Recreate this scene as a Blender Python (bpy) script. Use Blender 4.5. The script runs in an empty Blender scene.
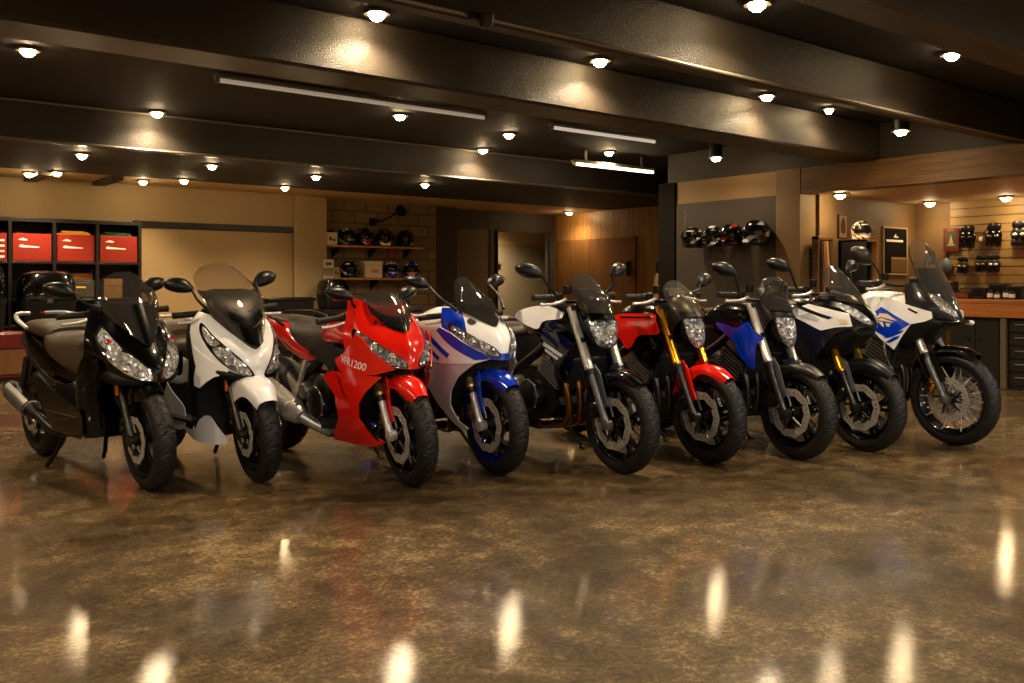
import bpy, bmesh, math, random
from math import sin, cos, tan, pi, radians as R_, sqrt, atan2, hypot
from mathutils import Vector, Matrix
random.seed(7)
SC = bpy.context.scene
COL = SC.collection

# ---------------------------------------------------------------- materials
def lin(c):
    if isinstance(c, str):
        c = [int(c[i:i + 2], 16) / 255 for i in (0, 2, 4)]
    return tuple((v / 12.92 if v <= .04045 else ((v + .055) / 1.055) ** 2.4) for v in c) + (1,)

MATS = {}
def mat(name, col='808080', rough=.5, metal=0., coat=0., spec=.5, bump=0, bscale=40, vary=0, vscale=5, emis=None, estr=0, rvary=0):
    if name in MATS: return MATS[name]
    m = bpy.data.materials.new(name); m.use_nodes = True
    nt = m.node_tree; b = nt.nodes['Principled BSDF']; L = nt.links
    c = lin(col)
    b.inputs['Base Color'].default_value = c
    b.inputs['Roughness'].default_value = rough
    b.inputs['Metallic'].default_value = metal
    b.inputs['Coat Weight'].default_value = coat
    b.inputs['Coat Roughness'].default_value = .04
    b.inputs['Specular IOR Level'].default_value = spec
    tc = None
    if bump or vary or rvary:
        tc = nt.nodes.new('ShaderNodeTexCoord')
    if vary or rvary:
        n = nt.nodes.new('ShaderNodeTexNoise'); n.inputs['Scale'].default_value = vscale; n.inputs['Detail'].default_value = 5
        L.new(tc.outputs['Object'], n.inputs['Vector'])
        if vary:
            mx = nt.nodes.new('ShaderNodeMix'); mx.data_type = 'RGBA'
            mx.inputs[6].default_value = tuple(v * (1 - vary) for v in c[:3]) + (1,)
            mx.inputs[7].default_value = tuple(min(1, v * (1 + vary)) for v in c[:3]) + (1,)
            L.new(n.outputs['Fac'], mx.inputs[0]); L.new(mx.outputs[2], b.inputs['Base Color'])
        if rvary:
            mr = nt.nodes.new('ShaderNodeMapRange'); mr.inputs[3].default_value = max(0, rough - rvary); mr.inputs[4].default_value = rough + rvary
            L.new(n.outputs['Fac'], mr.inputs[0]); L.new(mr.outputs[0], b.inputs['Roughness'])
    if bump:
        n2 = nt.nodes.new('ShaderNodeTexNoise'); n2.inputs['Scale'].default_value = bscale; n2.inputs['Detail'].default_value = 3
        L.new(tc.outputs['Object'], n2.inputs['Vector'])
        bp = nt.nodes.new('ShaderNodeBump'); bp.inputs['Strength'].default_value = bump; bp.inputs['Distance'].default_value = .01
        L.new(n2.outputs['Fac'], bp.inputs['Height']); L.new(bp.outputs[0], b.inputs['Normal'])
    if emis:
        b.inputs['Emission Color'].default_value = lin(emis); b.inputs['Emission Strength'].default_value = estr
    MATS[name] = m
    return m

def screen_mat(name, tint, dark, rough=.02):
    """thin tinted polycarbonate: see-through tint plus a clear reflection"""
    m = bpy.data.materials.new(name); m.use_nodes = True
    nt = m.node_tree; nt.nodes.clear(); L = nt.links
    out = nt.nodes.new('ShaderNodeOutputMaterial')
    tr = nt.nodes.new('ShaderNodeBsdfTransparent'); tr.inputs[0].default_value = lin(tint)
    gl = nt.nodes.new('ShaderNodeBsdfGlossy'); gl.inputs['Roughness'].default_value = rough
    gl.inputs[0].default_value = (1, 1, 1, 1)
    lw = nt.nodes.new('ShaderNodeLayerWeight'); lw.inputs[0].default_value = .5
    pw = nt.nodes.new('ShaderNodeMath'); pw.operation = 'POWER'; pw.inputs[1].default_value = 4.5
    L.new(lw.outputs['Facing'], pw.inputs[0])
    mp = nt.nodes.new('ShaderNodeMath'); mp.operation = 'MULTIPLY_ADD'; mp.inputs[1].default_value = .8; mp.inputs[2].default_value = .035 + dark
    L.new(pw.outputs[0], mp.inputs[0])
    mx = nt.nodes.new('ShaderNodeMixShader')
    # faint grey diffuse veil: reflective haze put into the colour
    df = nt.nodes.new('ShaderNodeBsdfDiffuse'); df.inputs[0].default_value = (.55, .53, .5, 1)
    m0 = nt.nodes.new('ShaderNodeMixShader'); m0.inputs[0].default_value = .035
    L.new(tr.outputs[0], m0.inputs[1]); L.new(df.outputs[0], m0.inputs[2])
    L.new(mp.outputs[0], mx.inputs[0]); L.new(m0.outputs[0], mx.inputs[1]); L.new(gl.outputs[0], mx.inputs[2])
    L.new(mx.outputs[0], out.inputs[0])
    MATS[name] = m
    return m

def lamp_mat(name, col, scale=45):
    """chromed reflector facets under a clear lens"""
    m = mat(name, col, .16, .55, 1.0)
    nt = m.node_tree; b = nt.nodes['Principled BSDF']; L = nt.links
    tc = nt.nodes.new('ShaderNodeTexCoord')
    v = nt.nodes.new('ShaderNodeTexVoronoi'); v.inputs['Scale'].default_value = scale
    L.new(tc.outputs['Object'], v.inputs['Vector'])
    bp = nt.nodes.new('ShaderNodeBump'); bp.inputs['Strength'].default_value = .9; bp.inputs['Distance'].default_value = .02
    L.new(v.outputs['Distance'], bp.inputs['Height']); L.new(bp.outputs[0], b.inputs['Normal'])
    cr_ = nt.nodes.new('ShaderNodeMix'); cr_.data_type = 'RGBA'
    c = lin(col); cr_.inputs[6].default_value = tuple(x * .25 for x in c[:3]) + (1,); cr_.inputs[7].default_value = c
    mm = nt.nodes.new('ShaderNodeSeparateColor'); L.new(v.outputs['Color'], mm.inputs[0])
    L.new(mm.outputs[0], cr_.inputs[0]); L.new(cr_.outputs[2], b.inputs['Base Color'])
    return m

# ---------------------------------------------------------------- geometry
def cr1(pts, t):
    """Catmull-Rom through pts at t in [0,1]"""
    n = len(pts) - 1
    s = min(max(t, 0), 1) * n; i = min(int(s), n - 1); f = s - i
    p1, p2 = pts[i], pts[i + 1]
    p0 = pts[i - 1] if i > 0 else tuple(2 * a - b for a, b in zip(p1, p2))
    p3 = pts[i + 2] if i + 2 <= n else tuple(2 * b - a for a, b in zip(p1, p2))
    f2 = f * f; f3 = f2 * f
    return tuple(.5 * (2 * b + (c - a) * f + (2 * a - 5 * b + 4 * c - d) * f2 + (3 * b - a - 3 * c + d) * f3) for a, b, c, d in zip(p0, p1, p2, p3))

def spl(pts, n): return [cr1(pts, i / (n - 1)) for i in range(n)]

def closed_spl(pts, n):
    m = len(pts); out = []
    for k in range(n):
        s = k / n * m; i = int(s); f = s - i
        a, b, c, d = pts[(i - 1) % m], pts[i], pts[(i + 1) % m], pts[(i + 2) % m]
        f2 = f * f; f3 = f2 * f
        out.append(tuple(.5 * (2 * q + (r - p) * f + (2 * p - 5 * q + 4 * r - s_) * f2 + (3 * q - p - 3 * r + s_) * f3) for p, q, r, s_ in zip(a, b, c, d)))
    return out

def grid_faces(nr, nc, closed=False):
    F = []
    for i in range(nr - 1):
        for j in range(nc if closed else nc - 1):
            k = (j + 1) % nc
            F.append((i * nc + j, i * nc + k, (i + 1) * nc + k, (i + 1) * nc + j))
    return F

def rings(rs, cap0=True, cap1=True):
    """loft a list of closed rings (equal counts)"""
    n = len(rs[0]); V = [tuple(p) for r in rs for p in r]
    F = grid_faces(len(rs), n, True)
    if cap0: F.append(tuple(reversed(range(n))))
    if cap1: F.append(tuple((len(rs) - 1) * n + i for i in range(n)))
    return V, F

def tube(pts, r, n=10, seg=0, caps=True):
    pts = [tuple(p) for p in pts]
    if seg:
        if isinstance(r, (list, tuple)):
            full = spl([p + (q,) for p, q in zip(pts, r)], seg); pts = [p[:3] for p in full]; r = [p[3] for p in full]
        else: pts = spl(pts, seg)
    rr = r if isinstance(r, (list, tuple)) else [r] * len(pts)
    P = [Vector(p) for p in pts]; rs = []; up = None
    for i, p in enumerate(P):
        t = (P[min(i + 1, len(P) - 1)] - P[max(i - 1, 0)]).normalized()
        if up is None:
            up = Vector((0, 0, 1)) if abs(t.z) < .9 else Vector((1, 0, 0))
        a = (up - t * up.dot(t)).normalized(); up = a; b = t.cross(a)
        rs.append([p + (a * cos(2 * pi * k / n) + b * sin(2 * pi * k / n)) * rr[i] for k in range(n)])
    return rings(rs, caps, caps)

def lathe(prof, n=32, axis='y', c=(0, 0, 0), closed=False):
    """prof: [(r, h)] turned about an axis through c"""
    V = []; F = []
    for (r, h) in prof:
        for k in range(n):
            a = 2 * pi * k / n; x = r * cos(a); z = r * sin(a)
            if axis == 'y': p = (x, h, z)
            elif axis == 'z': p = (x, z, h)
            else: p = (h, x, z)
            V.append((p[0] + c[0], p[1] + c[1], p[2] + c[2]))
    m = len(prof)
    F = grid_faces(m, n, True)
    if closed:
        F += [((m - 1) * n + j, (m - 1) * n + (j + 1) % n, (j + 1) % n, j) for j in range(n)]
    else:
        if prof[0][0] > 1e-4: F.append(tuple(reversed(range(n))))
        if prof[-1][0] > 1e-4: F.append(tuple((m - 1) * n + i for i in range(n)))
    if axis in 'zx': pass
    return V, F

def box(c, s, bev=.0, rz=0):
    """box centred at c, full size s, chamfered edges"""
    hx, hy, hz = s[0] / 2, s[1] / 2, s[2] / 2; b = min(bev, hx * .9, hy * .9, hz * .9)
    def ro(p):
        if rz: p = (p[0] * cos(rz) - p[1] * sin(rz), p[0] * sin(rz) + p[1] * cos(rz), p[2])
        return (p[0] + c[0], p[1] + c[1], p[2] + c[2])
    if b <= 0:
        V = [ro((x, y, z)) for z in (-hz, hz) for y in (-hy, hy) for x in (-hx, hx)]
        return V, [(0, 2, 3, 1), (4, 5, 7, 6), (0, 1, 5, 4), (2, 6, 7, 3), (0, 4, 6, 2), (1, 3, 7, 5)]
    def ring(z, ix, iy):
        x, y = hx - ix, hy - iy; q = b
        if ix: q = 0
        pts = [(x - q, -y), (x, -y + q), (x, y - q), (x - q, y), (-x + q, y), (-x, y - q), (-x, -y + q), (-x + q, -y)]
        return [ro((px, py, z)) for px, py in pts]
    def ring_in(z):
        x, y = hx - b, hy - b; q = b * .3
        pts = [(x - q, -y), (x, -y + q), (x, y - q), (x - q, y), (-x + q, y), (-x, y - q), (-x, -y + q), (-x + q, -y)]
        return [ro((px, py, z)) for px, py in pts]
    return rings([ring_in(-hz), ring(-hz + b, 0, 0), ring(hz - b, 0, 0), ring_in(hz)])

def prism(poly, h0, h1, axis='y'):
    """extrude a 2D outline between h0 and h1; axis y: poly is (x,z); z: (x,y); x: (y,z)"""
    def P(p, h):
        return (p[0], h, p[1]) if axis == 'y' else (p[0], p[1], h) if axis == 'z' else (h, p[0], p[1])
    return rings([[P(p, h0) for p in poly], [P(p, h1) for p in poly]])

def ell(c, r, nu=16, nv=10):
    rs = []
    for i in range(nv + 1):
        th = pi * (i + .02) / (nv + .04)
        rs.append([(c[0] + r[0] * sin(th) * cos(2 * pi * k / nu), c[1] + r[1] * sin(th) * sin(2 * pi * k / nu), c[2] - r[2] * cos(th)) for k in range(nu)])
    return rings(rs)

def blob(st, n=24, seg=24, e=2.4):
    """body lofted along x: stations (x, z_top, z_bottom, half_width[, y_centre])"""
    st = [tuple(s) if len(s) == 5 else tuple(s) + (0.,) for s in st]
    rs = []
    for s in spl(st, seg):
        x, zt, zb, w, yc = s; zc = (zt + zb) / 2; h = max((zt - zb) / 2, .004); w = max(w, .004)
        ring = []
        for k in range(n):
            a = 2 * pi * k / n; ca, sa = cos(a), sin(a)
            ring.append((x, yc + w * math.copysign(abs(ca) ** (2 / e), ca), zc + h * math.copysign(abs(sa) ** (2 / e), sa)))
        rs.append(ring)
    return rings(rs)

def vblob(st, n=28, seg=20, e=2.6):
    """body lofted along z: stations (z, x_front, x_back, half_width)"""
    rs = []
    for z, xf, xb, w in spl(st, seg):
        xc = (xf + xb) / 2; h = max((xf - xb) / 2, .004); w = max(w, .004); ring = []
        for k in range(n):
            a = 2 * pi * k / n; ca, sa = cos(a), sin(a)
            ring.append((xc + h * math.copysign(abs(ca) ** (2 / e), ca), w * math.copysign(abs(sa) ** (2 / e), sa), z))
        rs.append(ring)
    return rings(rs)

class Surf:
    """smooth patch through a net of points; sym: each row is the half from the middle to the left side (y >= 0)"""
    def __init__(s, net, sym=False):
        if sym:
            full = []
            for row in net:
                m = [(x, -y, z) for x, y, z in reversed(row)]
                if abs(row[0][1]) < 1e-6: m = m[:-1]
                full.append(m + [tuple(p) for p in row])
            net = full
        s.net = net
    def __call__(s, u, v):
        return Vector(cr1([cr1(row, v) for row in s.net], u))
    def normal(s, u, v, e=.01):
        a = s(min(u + e, 1), v) - s(max(u - e, 0), v); b = s(u, min(v + e, 1)) - s(u, max(v - e, 0))
        n = a.cross(b)
        return n.normalized() if n.length > 1e-9 else Vector((1, 0, 0))

def surf_mesh(S, nu=16, nv=24, thick=.004, u0=0, u1=1, v0=0, v1=1, out=1):
    us = [u0 + (u1 - u0) * i / (nu - 1) for i in range(nu)]; vs = [v0 + (v1 - v0) * i / (nv - 1) for i in range(nv)]
    rows = []
    for u in us: rows.append([S(u, v) for v in vs])
    V = [p for r in rows for p in r]; F = grid_faces(nu, nv)
    if thick:
        N = [S.normal(u, v) * out for u in us for v in vs]
        m = len(V); V = V + [p - n * thick for p, n in zip(V, N)]
        F = F + [tuple(m + i for i in reversed(f)) for f in F]
        b = [j for j in range(nv)] + [i * nv + nv - 1 for i in range(1, nu)] + [(nu - 1) * nv + j for j in range(nv - 2, -1, -1)] + [i * nv for i in range(nu - 2, 0, -1)]
        F += [(b[i], m + b[i], m + b[(i + 1) % len(b)], b[(i + 1) % len(b)]) for i in range(len(b))]
    return [tuple(p) for p in V], F

def flat_grid(poly, res):
    bm = bmesh.new()
    bm.faces.new([bm.verts.new((p[0], p[1], 0)) for p in poly])
    bmesh.ops.triangulate(bm, faces=bm.faces[:])
    xs = [p[0] for p in poly]; ys = [p[1] for p in poly]
    for ax, vals in ((0, xs), (1, ys)):
        rs = res[ax] if isinstance(res, tuple) else res
        n = int((max(vals) - min(vals)) / rs)
        for k in range(1, n + 1):
            c = min(vals) + (max(vals) - min(vals)) * k / (n + 1)
            co = (c, 0, 0) if ax == 0 else (0, c, 0); no = (1, 0, 0) if ax == 0 else (0, 1, 0)
            bmesh.ops.bisect_plane(bm, geom=bm.verts[:] + bm.edges[:] + bm.faces[:], plane_co=co, plane_no=no, dist=1e-6)
    bm.verts.index_update()
    V = [(v.co.x, v.co.y) for v in bm.verts]; F = [tuple(v.index for v in f.verts) for f in bm.faces]
    E = [tuple(v.index for v in e.verts) for e in bm.edges if len(e.link_faces) == 1]
    bm.free()
    return V, F, E

def map_grid(g, fn, off=0., thick=.003, normal=None, flip=1):
    V2, F, E = g; V = []; N = []
    for (a, b) in V2:
        p = Vector(fn(a, b))
        if normal: n = normal(a, b)
        else:
            e = .002
            n = (Vector(fn(a + e, b)) - Vector(fn(a - e, b))).cross(Vector(fn(a, b + e)) - Vector(fn(a, b - e)))
            n = n.normalized() if n.length > 1e-12 else Vector((0, 0, 1))
        n = n * flip
        V.append(p + n * off); N.append(n)
    FF = list(F)
    if thick:
        m = len(V); V += [p - n * thick for p, n in zip(V, N)]
        FF += [tuple(m + i for i in reversed(f)) for f in F]
        FF += [(a, b, m + b, m + a) for a, b in E]
    return [tuple(p) for p in V], FF

def surf_poly(S, poly, off=.002, thick=.004, res=.05, out=1):
    return map_grid(flat_grid(poly, res), lambda u, v: S(u, v), off, thick, lambda u, v: S.normal(u, v) * out)

def side_poly(poly, yf, off=0., thick=.006, res=.05):
    """panel traced in the side plane (x, z), carried out to y = yf(x, z); on the left side, normals outward"""
    return map_grid(flat_grid(poly, res), lambda x, z: (x, yf(x, z), z), off, thick, None, -1)

def mir(vf): return [(x, -y, z) for x, y, z in vf[0]], [tuple(reversed(f)) for f in vf[1]]
def both(vf): return join(vf, mir(vf))
def join(*vfs):
    V = []; F = []
    for v, f in vfs:
        k = len(V); V += list(v); F += [tuple(i + k for i in q) for q in f]
    return V, F
def xf(vf, M): return [tuple(M @ Vector(p)) for p in vf[0]], vf[1]
def mv(vf, d): return [(p[0] + d[0], p[1] + d[1], p[2] + d[2]) for p in vf[0]], vf[1]

_txt = {}
def text2d(s, size=1.):
    """flat letter outlines, centred, as (V2, F, E)"""
    if s not in _txt:
        cu = bpy.data.curves.new('t', 'FONT'); cu.body = s; cu.align_x = 'CENTER'; cu.align_y = 'CENTER'; cu.resolution_u = 3
        o = bpy.data.objects.new('t', cu); COL.objects.link(o)
        dg = bpy.context.evaluated_depsgraph_get(); me = bpy.data.meshes.new_from_object(o.evaluated_get(dg))
        V = [(v.co.x, v.co.y) for v in me.vertices]; F = [tuple(p.vertices) for p in me.polygons]
        cnt = {}
        for f in F:
            for i in range(len(f)):
                k = tuple(sorted((f[i], f[(i + 1) % len(f)]))); cnt[k] = cnt.get(k, 0) + 1
        E = [k for k, c in cnt.items() if c == 1]
        bpy.data.objects.remove(o); bpy.data.curves.remove(cu); bpy.data.meshes.remove(me)
        _txt[s] = (V, F, E)
    V, F, E = _txt[s]
    return [(a * size, b * size) for a, b in V], F, E

# ---------------------------------------------------------------- objects
def mesh_obj(name, items, parent=None, angle=40):
    """items: [(vf, material)] joined into one mesh object"""
    V = []; F = []; MI = []; mats = []
    for vf, m in items:
        if m not in mats: mats.append(m)
        k = len(V); V += vf[0]; F += [tuple(i + k for i in f) for f in vf[1]]; MI += [mats.index(m)] * len(vf[1])
    me = bpy.data.meshes.new(name); me.from_pydata([tuple(p) for p in V], [], F)
    me.polygons.foreach_set('material_index', MI); me.polygons.foreach_set('use_smooth', [True] * len(F))
    for m in mats: me.materials.append(m)
    bm = bmesh.new(); bm.from_mesh(me); bmesh.ops.recalc_face_normals(bm, faces=bm.faces[:]); bm.to_mesh(me); bm.free()
    me.set_sharp_from_angle(angle=R_(angle)); me.update()
    o = bpy.data.objects.new(name, me); COL.objects.link(o)
    if parent is not None: o.parent = parent
    return o

def tag(o, label, cat, group=None):
    o['label'] = label; o['category'] = cat
    if group: o['group'] = group
    return o

def thing(name, label, cat, loc=(0, 0, 0), rz=0, group=None, tilt=0):
    o = bpy.data.objects.new(name, None); COL.objects.link(o); o.empty_display_size = .1
    o.location = loc; o.rotation_euler = (tilt, 0, rz)
    return tag(o, label, cat, group)

def struct(name, items, angle=40):
    o = mesh_obj(name, items, None, angle); o['kind'] = 'structure'; return o

def B3(x0, x1, y0, y1, z0, z1, bev=0): return box(((x0 + x1) / 2, (y0 + y1) / 2, (z0 + z1) / 2), (x1 - x0, y1 - y0, z1 - z0), bev)

# ---------------------------------------------------------------- the room's axes: x along the ceiling beams, y towards the back wall
TH = atan2(900, 1138); CT, ST = cos(TH), sin(TH)   # picture's right = (CT,-ST); into the picture = (ST, CT)
FPX, CX, CY, CAMH = 900., 512., 283., 1.13
def pix(px, py, Z):
    X = (px - CX) / FPX * Z
    return (CT * X + ST * Z, -ST * X + CT * Z, CAMH - (py - CY) / FPX * Z)
def on_z(px, py, z):  return pix(px, py, FPX * (CAMH - z) / (py - CY))
def on_x(px, py, x):
    r = (px - CX) / FPX; return pix(px, py, x / (CT * r + ST))
def on_y(px, py, y):
    r = (px - CX) / FPX; return pix(px, py, y / (-ST * r + CT))
EXPOSURE = 1.1
LAMP_EMIT = 60
P_SLAB = 70
P_LOW = 36
P_FRONT = 280
P_SHOP = 11
# ================================================================ camera, render look
cam = bpy.data.cameras.new('camera'); co = bpy.data.objects.new('camera', cam); COL.objects.link(co)
cam.sensor_width = 36; cam.lens = 36 * FPX / 1024; cam.shift_y = (CY - 341.5) / 1024
cam.clip_start = .05
co.location = (0, 0, CAMH); co.rotation_euler = (pi / 2, 0, -TH)
SC.camera = co
vs = SC.view_settings; vs.view_transform = 'Standard'; vs.look = 'None'; vs.gamma = 1; vs.use_curve_mapping = False; vs.exposure = EXPOSURE
SC.cycles.use_denoising = True
SC.cycles.max_bounces = 8; SC.cycles.transparent_max_bounces = 12; SC.cycles.caustics_reflective = False; SC.cycles.caustics_refractive = False
SC.cycles.sample_clamp_indirect = 4
w = bpy.data.worlds.new('World'); SC.world = w; w.use_nodes = True
w.node_tree.nodes['Background'].inputs[0].default_value = (.9, .7, .45, 1); w.node_tree.nodes['Background'].inputs[1].default_value = .0

# ================================================================ setting materials
def concrete():
    m = bpy.data.materials.new('polished_concrete'); m.use_nodes = True
    nt = m.node_tree; b = nt.nodes['Principled BSDF']; L = nt.links
    tc = nt.nodes.new('ShaderNodeTexCoord')
    def noise(sc, det, rough=.6, dist=0):
        n = nt.nodes.new('ShaderNodeTexNoise'); n.inputs['Scale'].default_value = sc; n.inputs['Detail'].default_value = det
        n.inputs['Roughness'].default_value = rough; n.inputs['Distortion'].default_value = dist
        L.new(tc.outputs['Object'], n.inputs['Vector']); return n
    a = noise(.9, 10, .68, .6); c = noise(5.5, 12, .8, .1); d = noise(48, 8, .85)
    r1 = nt.nodes.new('ShaderNodeValToRGB')
    for p, col in ((.22, '21180E'), (.42, '43341F'), (.56, '5E4B2F'), (.80, 'A68A5C')):
        e = r1.color_ramp.elements.new(p); e.color = lin(col)
    r1.color_ramp.elements.remove(r1.color_ramp.elements[0]); r1.color_ramp.elements.remove(r1.color_ramp.elements[-1])
    def gain(n, g, prev=None):
        m_ = nt.nodes.new('ShaderNodeMath'); m_.operation = 'MULTIPLY_ADD'; m_.inputs[1].default_value = g; m_.inputs[2].default_value = -.5 * g
        L.new(n.outputs['Fac'], m_.inputs[0])
        if prev is None:
            q = nt.nodes.new('ShaderNodeMath'); q.inputs[1].default_value = .5; L.new(m_.outputs[0], q.inputs[0]); return q
        q = nt.nodes.new('ShaderNodeMath'); L.new(m_.outputs[0], q.inputs[0]); L.new(prev.outputs[0], q.inputs[1]); return q
    ad2 = gain(d, 1.1, gain(c, 1.0, gain(a, .8)))
    L.new(ad2.outputs[0], r1.inputs[0]); L.new(r1.outputs[0], b.inputs['Base Color'])
    mr = nt.nodes.new('ShaderNodeMapRange'); mr.inputs[1].default_value = .3; mr.inputs[2].default_value = .7; mr.inputs[3].default_value = .4; mr.inputs[4].default_value = .55
    L.new(c.outputs['Fac'], mr.inputs[0]); L.new(mr.outputs[0], b.inputs['Roughness'])
    bp = nt.nodes.new('ShaderNodeBump'); bp.inputs['Strength'].default_value = .12; bp.inputs['Distance'].default_value = .004
    L.new(d.outputs['Fac'], bp.inputs['Height']); L.new(bp.outputs[0], b.inputs['Normal'])
    b.inputs['Specular IOR Level'].default_value = .15
    # sealed and polished: a thin clear coat, clouded where the polish has worn
    b.inputs['Coat Weight'].default_value = .8
    mr2 = nt.nodes.new('ShaderNodeMapRange'); mr2.inputs[1].default_value = .35; mr2.inputs[2].default_value = .65; mr2.inputs[3].default_value = .04; mr2.inputs[4].default_value = .09
    L.new(a.outputs['Fac'], mr2.inputs[0]); L.new(mr2.outputs[0], b.inputs['Coat Roughness'])
    b2 = nt.nodes.new('ShaderNodeBump'); b2.inputs['Strength'].default_value = .05; b2.inputs['Distance'].default_value = .003
    L.new(d.outputs['Fac'], b2.inputs['Height']); L.new(b2.outputs[0], b.inputs['Coat Normal'])
    return m

def wood(name, c0, c1, rough=.5, scale=(1, 1, 1), rings_=3., bump=.1):
    m = bpy.data.materials.new(name); m.use_nodes = True
    nt = m.node_tree; b = nt.nodes['Principled BSDF']; L = nt.links
    tc = nt.nodes.new('ShaderNodeTexCoord'); mp = nt.nodes.new('ShaderNodeMapping'); mp.inputs['Scale'].default_value = scale
    n = nt.nodes.new('ShaderNodeTexNoise'); n.inputs['Scale'].default_value = rings_; n.inputs['Detail'].default_value = 8; n.inputs['Roughness'].default_value = .65
    L.new(tc.outputs['Object'], mp.inputs[0]); L.new(mp.outputs[0], n.inputs['Vector'])
    r = nt.nodes.new('ShaderNodeValToRGB'); r.color_ramp.elements[0].position = .35; r.color_ramp.elements[1].position = .68
    r.color_ramp.elements[0].color = lin(c0); r.color_ramp.elements[1].color = lin(c1)
    L.new(n.outputs['Fac'], r.inputs[0]); L.new(r.outputs[0], b.inputs['Base Color']); b.inputs['Roughness'].default_value = rough
    bp = nt.nodes.new('ShaderNodeBump'); bp.inputs['Strength'].default_value = bump; L.new(n.outputs['Fac'], bp.inputs['Height']); L.new(bp.outputs[0], b.inputs['Normal'])
    MATS[name] = m
    return m

def brick():
    m = bpy.data.materials.new('painted_brick'); m.use_nodes = True
    nt = m.node_tree; b = nt.nodes['Principled BSDF']; L = nt.links
    tc = nt.nodes.new('ShaderNodeTexCoord'); mp = nt.nodes.new('ShaderNodeMapping'); mp.inputs['Rotation'].default_value = (pi / 2, 0, 0)
    t = nt.nodes.new('ShaderNodeTexBrick'); t.inputs['Scale'].default_value = 1
    t.inputs['Brick Width'].default_value = .4; t.inputs['Row Height'].default_value = .19; t.inputs['Mortar Size'].default_value = .012
    t.inputs['Color1'].default_value = lin('8A7452'); t.inputs['Color2'].default_value = lin('7C6748'); t.inputs['Mortar'].default_value = lin('5A4930')
    L.new(tc.outputs['Object'], mp.inputs[0]); L.new(mp.outputs[0], t.inputs['Vector']); L.new(t.outputs['Color'], b.inputs['Base Color'])
    bp = nt.nodes.new('ShaderNodeBump'); bp.inputs['Strength'].default_value = .5; bp.invert = True; L.new(t.outputs['Fac'], bp.inputs['Height']); L.new(bp.outputs[0], b.inputs['Normal'])
    b.inputs['Roughness'].default_value = .7
    return m

m_floor = concrete(); m_brick = brick()
m_ceil = mat('ceiling_black_paint', '1D1915', .7, bump=.3, bscale=60, vary=.2, vscale=2)
m_beam = mat('beam_black_gloss_paint', '332D26', .36, bump=.5, bscale=110, vary=.15, vscale=3, spec=.35)
m_beige = mat('beige_wall_paint', 'A2895F', .6, vary=.06, vscale=1.2)
m_panelb = mat('beige_panel', '9A8058', .45, vary=.05, vscale=2)
m_soffit = mat('soffit_paint', 'CDB287', .7)
m_dark = mat('dark_wall_paint', '3C3225', .6, vary=.1)
m_frame = mat('black_frame', '15120F', .35)
m_greyp = mat('grey_wall_panel', '352C23', .5, vary=.08, vscale=1.5)
m_oak = wood('oak_beam', '4E351A', '7E5A2C', .55, (6, .35, 6), 3.)
m_ply = wood('plywood_wall', '8E6434', 'B78749', .45, (1, 6, .4), 2.5)
m_doorwood = wood('brown_wood_door', '6B4622', '8A5C2E', .4, (1, 7, .4), 3)
m_counter = wood('counter_wood', '8A4F22', 'B87036', .35, (6, .4, 6), 3)
m_shelfw = wood('shelf_wood', 'B5793A', 'D79A52', .4, (.5, 6, 6), 3)
m_slat = mat('slatwall_board', '927749', .5, vary=.05, vscale=3)
m_groove = mat('slatwall_groove', '5B4526', .6)
m_black = mat('satin_black', '0E0D0C', .4)
m_white = mat('white_print', 'F0E6D2', .5)
m_tube = mat('unlit_tube', 'F2EEE4', .3)
m_grey = mat('grey_metal', '8A8273', .4, .6)
m_lampglow = mat('lamp_glow', 'FFE2B0', .4, emis='FFDDA6', estr=LAMP_EMIT)
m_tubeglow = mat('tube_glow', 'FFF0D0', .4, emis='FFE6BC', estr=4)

HB, HC = 2.45, 2.83
XR = 9.05      # face of the right wall
YL = 12.6      # face of the left wall
# ================================================================ shell
struct('floor', [(B3(-5, 16, -7, 17, -.1, 0), m_floor)])
struct('ceiling', [(B3(-5, 13, -7, 9.4, HC, HC + .15), m_ceil)])
struct('ceiling_lower', [(B3(-5, 13, 9.42, 11.7, HB, HC + .15), m_ceil)])
struct('ceiling_beam', [(B3(-5, 13, 9.35, 9.42, HB, HC), m_beam)])
struct('ceiling_back', [(B3(-5, 13, 11.7, 17, HB + .0, HC + .15), m_soffit)])
for k, (y0, y1, x1) in enumerate(((2.25, 2.5, XR), (3.66, 3.78, XR), (5.1, 5.5, XR))):
    struct('ceiling_beam', [(B3(-5, x1, y0, y1, HB, HC, .02), m_beam)])
# two short stubs that break the soffit above the back wall
for px in (44, 116):
    p = on_y(px, 176, 11.75)
    struct('ceiling_beam', [(B3(p[0] - .07, p[0] + .08, 11.72, YL, HB - .05, HB), m_dark)])
xl1 = on_y(325, 250, YL)[0]
struct('wall_left', [(B3(-5, xl1, YL, YL + .25, 0, HB), m_beige)])
xp0 = on_y(293, 250, YL)[0]
struct('trim_1', [(B3(xp0, xl1 + .005, YL - .06, YL + .2, 0, HB, .01), m_beige)])
# niche with brick back wall
YN = YL + .32
xn1 = on_y(431, 250, YN)[0]
struct('wall_niche', [(B3(xl1, xn1 + .1, YN, YN + .2, 0, HB), m_brick)])
YD = 13.2
xd1 = on_x(556, 250, 11.5)[0]
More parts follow.
